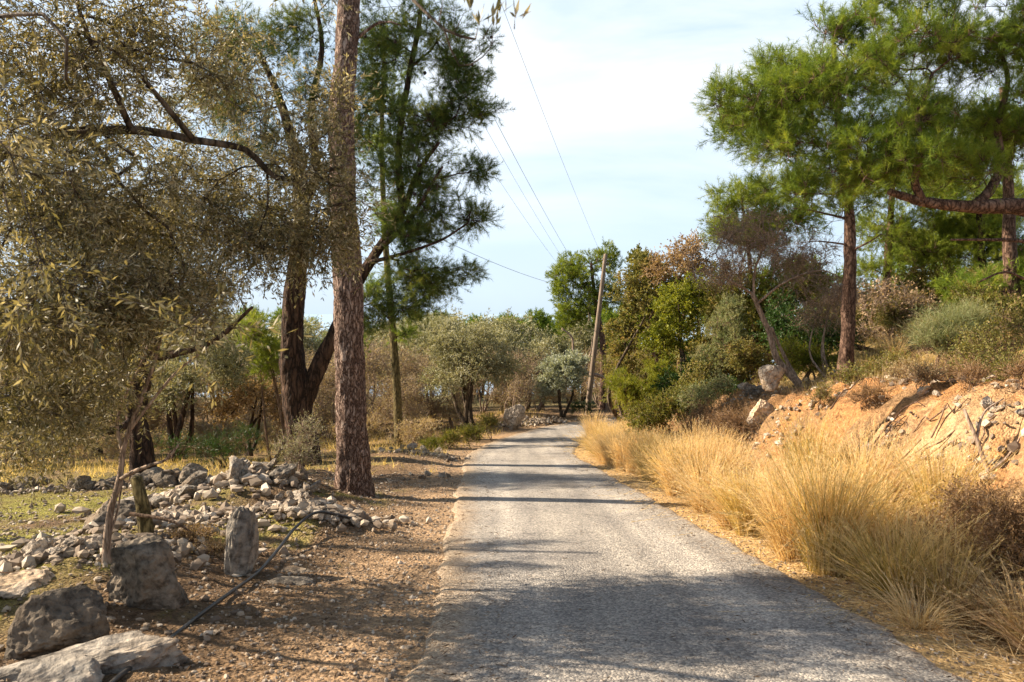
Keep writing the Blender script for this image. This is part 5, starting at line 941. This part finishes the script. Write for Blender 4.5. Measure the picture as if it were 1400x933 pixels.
deadwood('fallen_branch', 'thin dry branch lying under the trees near the forked pine', 420, 16, 8, .9, .014, 'bark_pale', 'dry branches near the forked pine', 904)
r_ = np.random.default_rng(510)
bush('shrub', 'small spiky grey green shrub left of the tall straight pine', 405, 12.4, [(405, 620, 0, 34, 34, .35, 60), (420, 590, 0, 20, 20, .3, 20)], 'olive_grey', 'bark_pale', 'shrub', 511, stems=2, per=7, ll=.03, lw=.008, tw=6, twl=.2, r0=.018, rt=.003, up=.4)
for k, (px, D) in enumerate([(1180, 12.6), (1120, 14.2), (1260, 11.6), (1330, 10.6), (1085, 13.0), (1230, 13.5), (1390, 9.8), (1150, 11.2)]):
    bush('weeds', 'dry bristly weed growing on the upper face of the orange bank', px, D, [(px, 0, 0, 1, 1, .1, 1)] if False else [(px + 4, 466.5 + F * (1.6 - G(gx(px, D), D) - .22) / D - 38.5, 0, 22, 12, .25, 26)], ['dry_brown', 'shrub_khaki', 'pale_brown'][k % 3], sd=920 + k, per=9, ll=.035, lw=.008, twl=.2, tw=6, r0=.01, rt=.002, cat='weeds', group='dry weeds on the orange bank', up=.6)
bush('weeds', 'rusty dry weeds around the foot of the standing stone', 285, 8.3, [(270, 745, 0, 30, 18, .3, 40), (300, 765, -.4, 18, 14, .2, 20)], 'rust', sd=512, per=8, ll=.03, lw=.009, twl=.14, tw=6, r0=.006, rt=.002, cat='weeds')

# ------------------------------------------------------------------ black water pipe
m, n, l = newmat('black_polythene'); n['Principled BSDF'].inputs['Base Color'].default_value = (.014, .016, .018, 1); n['Principled BSDF'].inputs['Roughness'].default_value = .45
nz_ = n.new('ShaderNodeTexNoise'); nz_.inputs['Scale'].default_value = 30; rr_ = ramp(n, [(.4, (.012, .013, .014)), (.7, (.05, .045, .04))]); l.new(nz_.outputs['Fac'], rr_.inputs['Fac']); l.new(rr_.outputs['Color'], n['Principled BSDF'].inputs['Base Color'])
pp = []
for (px, D, dz) in [(60, 3.4, .03), (140, 4.3, .03), (200, 5.0, .03), (262, 5.75, .03), (315, 6.5, .03), (350, 7.2, .05), (378, 8.0, .10), (402, 8.7, .16), (430, 9.1, .15), (462, 9.3, .10), (488, 9.45, .04), (505, 9.5, -.04)]:
    x = gx(px, D); pp.append((x, D, G(x, D) + dz))
pp = smooth_poly(np.array(pp), .06); g = Geo(); tube(g, pp, np.full(len(pp), .016), 10)
tag(link('water_pipe', g.mesh(pp[0], True), m, None, tuple(pp[0])), 'black plastic water pipe running over the ground and the rubble mound', 'pipe')

# ------------------------------------------------------------------ utility poles and wires
m, n, l = newmat('weathered_pole_wood'); p = n['Principled BSDF']; p.inputs['Roughness'].default_value = .85; tcn = n.new('ShaderNodeTexCoord'); mpn = n.new('ShaderNodeMapping'); mpn.inputs['Scale'].default_value = (14, 14, .6); l.new(tcn.outputs['Object'], mpn.inputs['Vector'])
q = n.new('ShaderNodeTexNoise'); q.inputs['Scale'].default_value = 2; q.inputs['Detail'].default_value = 6; l.new(mpn.outputs[0], q.inputs['Vector']); rr_ = ramp(n, [(.3, (.10, .07, .045)), (.7, (.28, .21, .15))]); l.new(q.outputs['Fac'], rr_.inputs['Fac']); l.new(rr_.outputs['Color'], p.inputs['Base Color'])
mi_, n, l = newmat('insulator_glaze'); n['Principled BSDF'].inputs['Base Color'].default_value = (.12, .07, .05, 1); n['Principled BSDF'].inputs['Roughness'].default_value = .3
mw, n, l = newmat('wire_metal'); n['Principled BSDF'].inputs['Base Color'].default_value = (.10, .10, .11, 1); n['Principled BSDF'].inputs['Roughness'].default_value = .6
def pole(label, b, top, r0, r1):
    root = thing('utility_pole', tuple(b), label, 'pole'); g = Geo(); t = np.linspace(0, 1, 14)[:, None]; pts = b + (top - b) * t - np.array([0, 0, .3]) * (t == 0); tube(g, pts, np.linspace(r0, r1, 14), 16); link('post', g.mesh(b, True), m, root)
    for dx, dz in ((-.12, -.25), (.12, -.45), (-.12, -.7)):
        g = Geo(); c = top + np.array([dx, 0, dz]); tube(g, np.array([c + [0, 0, -.06], c + [0, 0, -.03], c, c + [0, 0, .03], c + [0, 0, .07]]), np.array([.02, .045, .03, .045, .02]), 10)
        tube(g, np.array([c + [-dx, 0, -.05], c + [0, 0, -.05]]), np.array([.012, .012]), 6); link('insulator', g.mesh(b, True), mi_, root)
    return root
D = 38.; b = ground_at(803, D); top = P(828, 348, D); pole('leaning weathered wooden utility pole at the outside of the bend', b, top, .135, .09)
D2 = 62.; b2 = ground_at(806, D2); top2 = P(806, 385, D2); pole('far utility pole hidden behind the rounded green pine', b2, top2, .15, .1)
def wire(label, a, c, sag, r=.0045, grp='overhead wires'):
    a, c = np.array(a), np.array(c); t = np.linspace(0, 1, 60)[:, None]; pts = a + (c - a) * t; pts[:, 2] -= (sag * 4 * t * (1 - t))[:, 0]
    g = Geo(); tube(g, pts, np.full(60, r), 5); return tag(link('overhead_wire', g.mesh(a, True), mw, None, tuple(a)), label, 'wire')
wire('rightmost overhead wire, rising steeply to the top of the leaning pole', P(560, -330, 12), top + np.array([-.12, 0, -.2]), .25)
wire('middle overhead wire of the three crossing the sky close together', P(478, -230, 16), top2 + np.array([-.12, 0, -.25]), .5, .009)
wire('fainter overhead wire just left of the middle one', P(455, -210, 16), top2 + np.array([-.7, 0, -.2]), .5, .006)
wire('lowest of the three steep overhead wires, furthest left', P(420, -180, 16), top2 + np.array([-1.1, 0, -.25]), .6, .006)
wire('slack telephone cable leaving the left pine crown towards the rounded pine', P(420, 230, 24), top2 + np.array([.0, 0, -.7]), .7, .011)
print('objects', len(bpy.data.objects), 'polys', sum(len(m.polygons) for m in bpy.data.meshes))
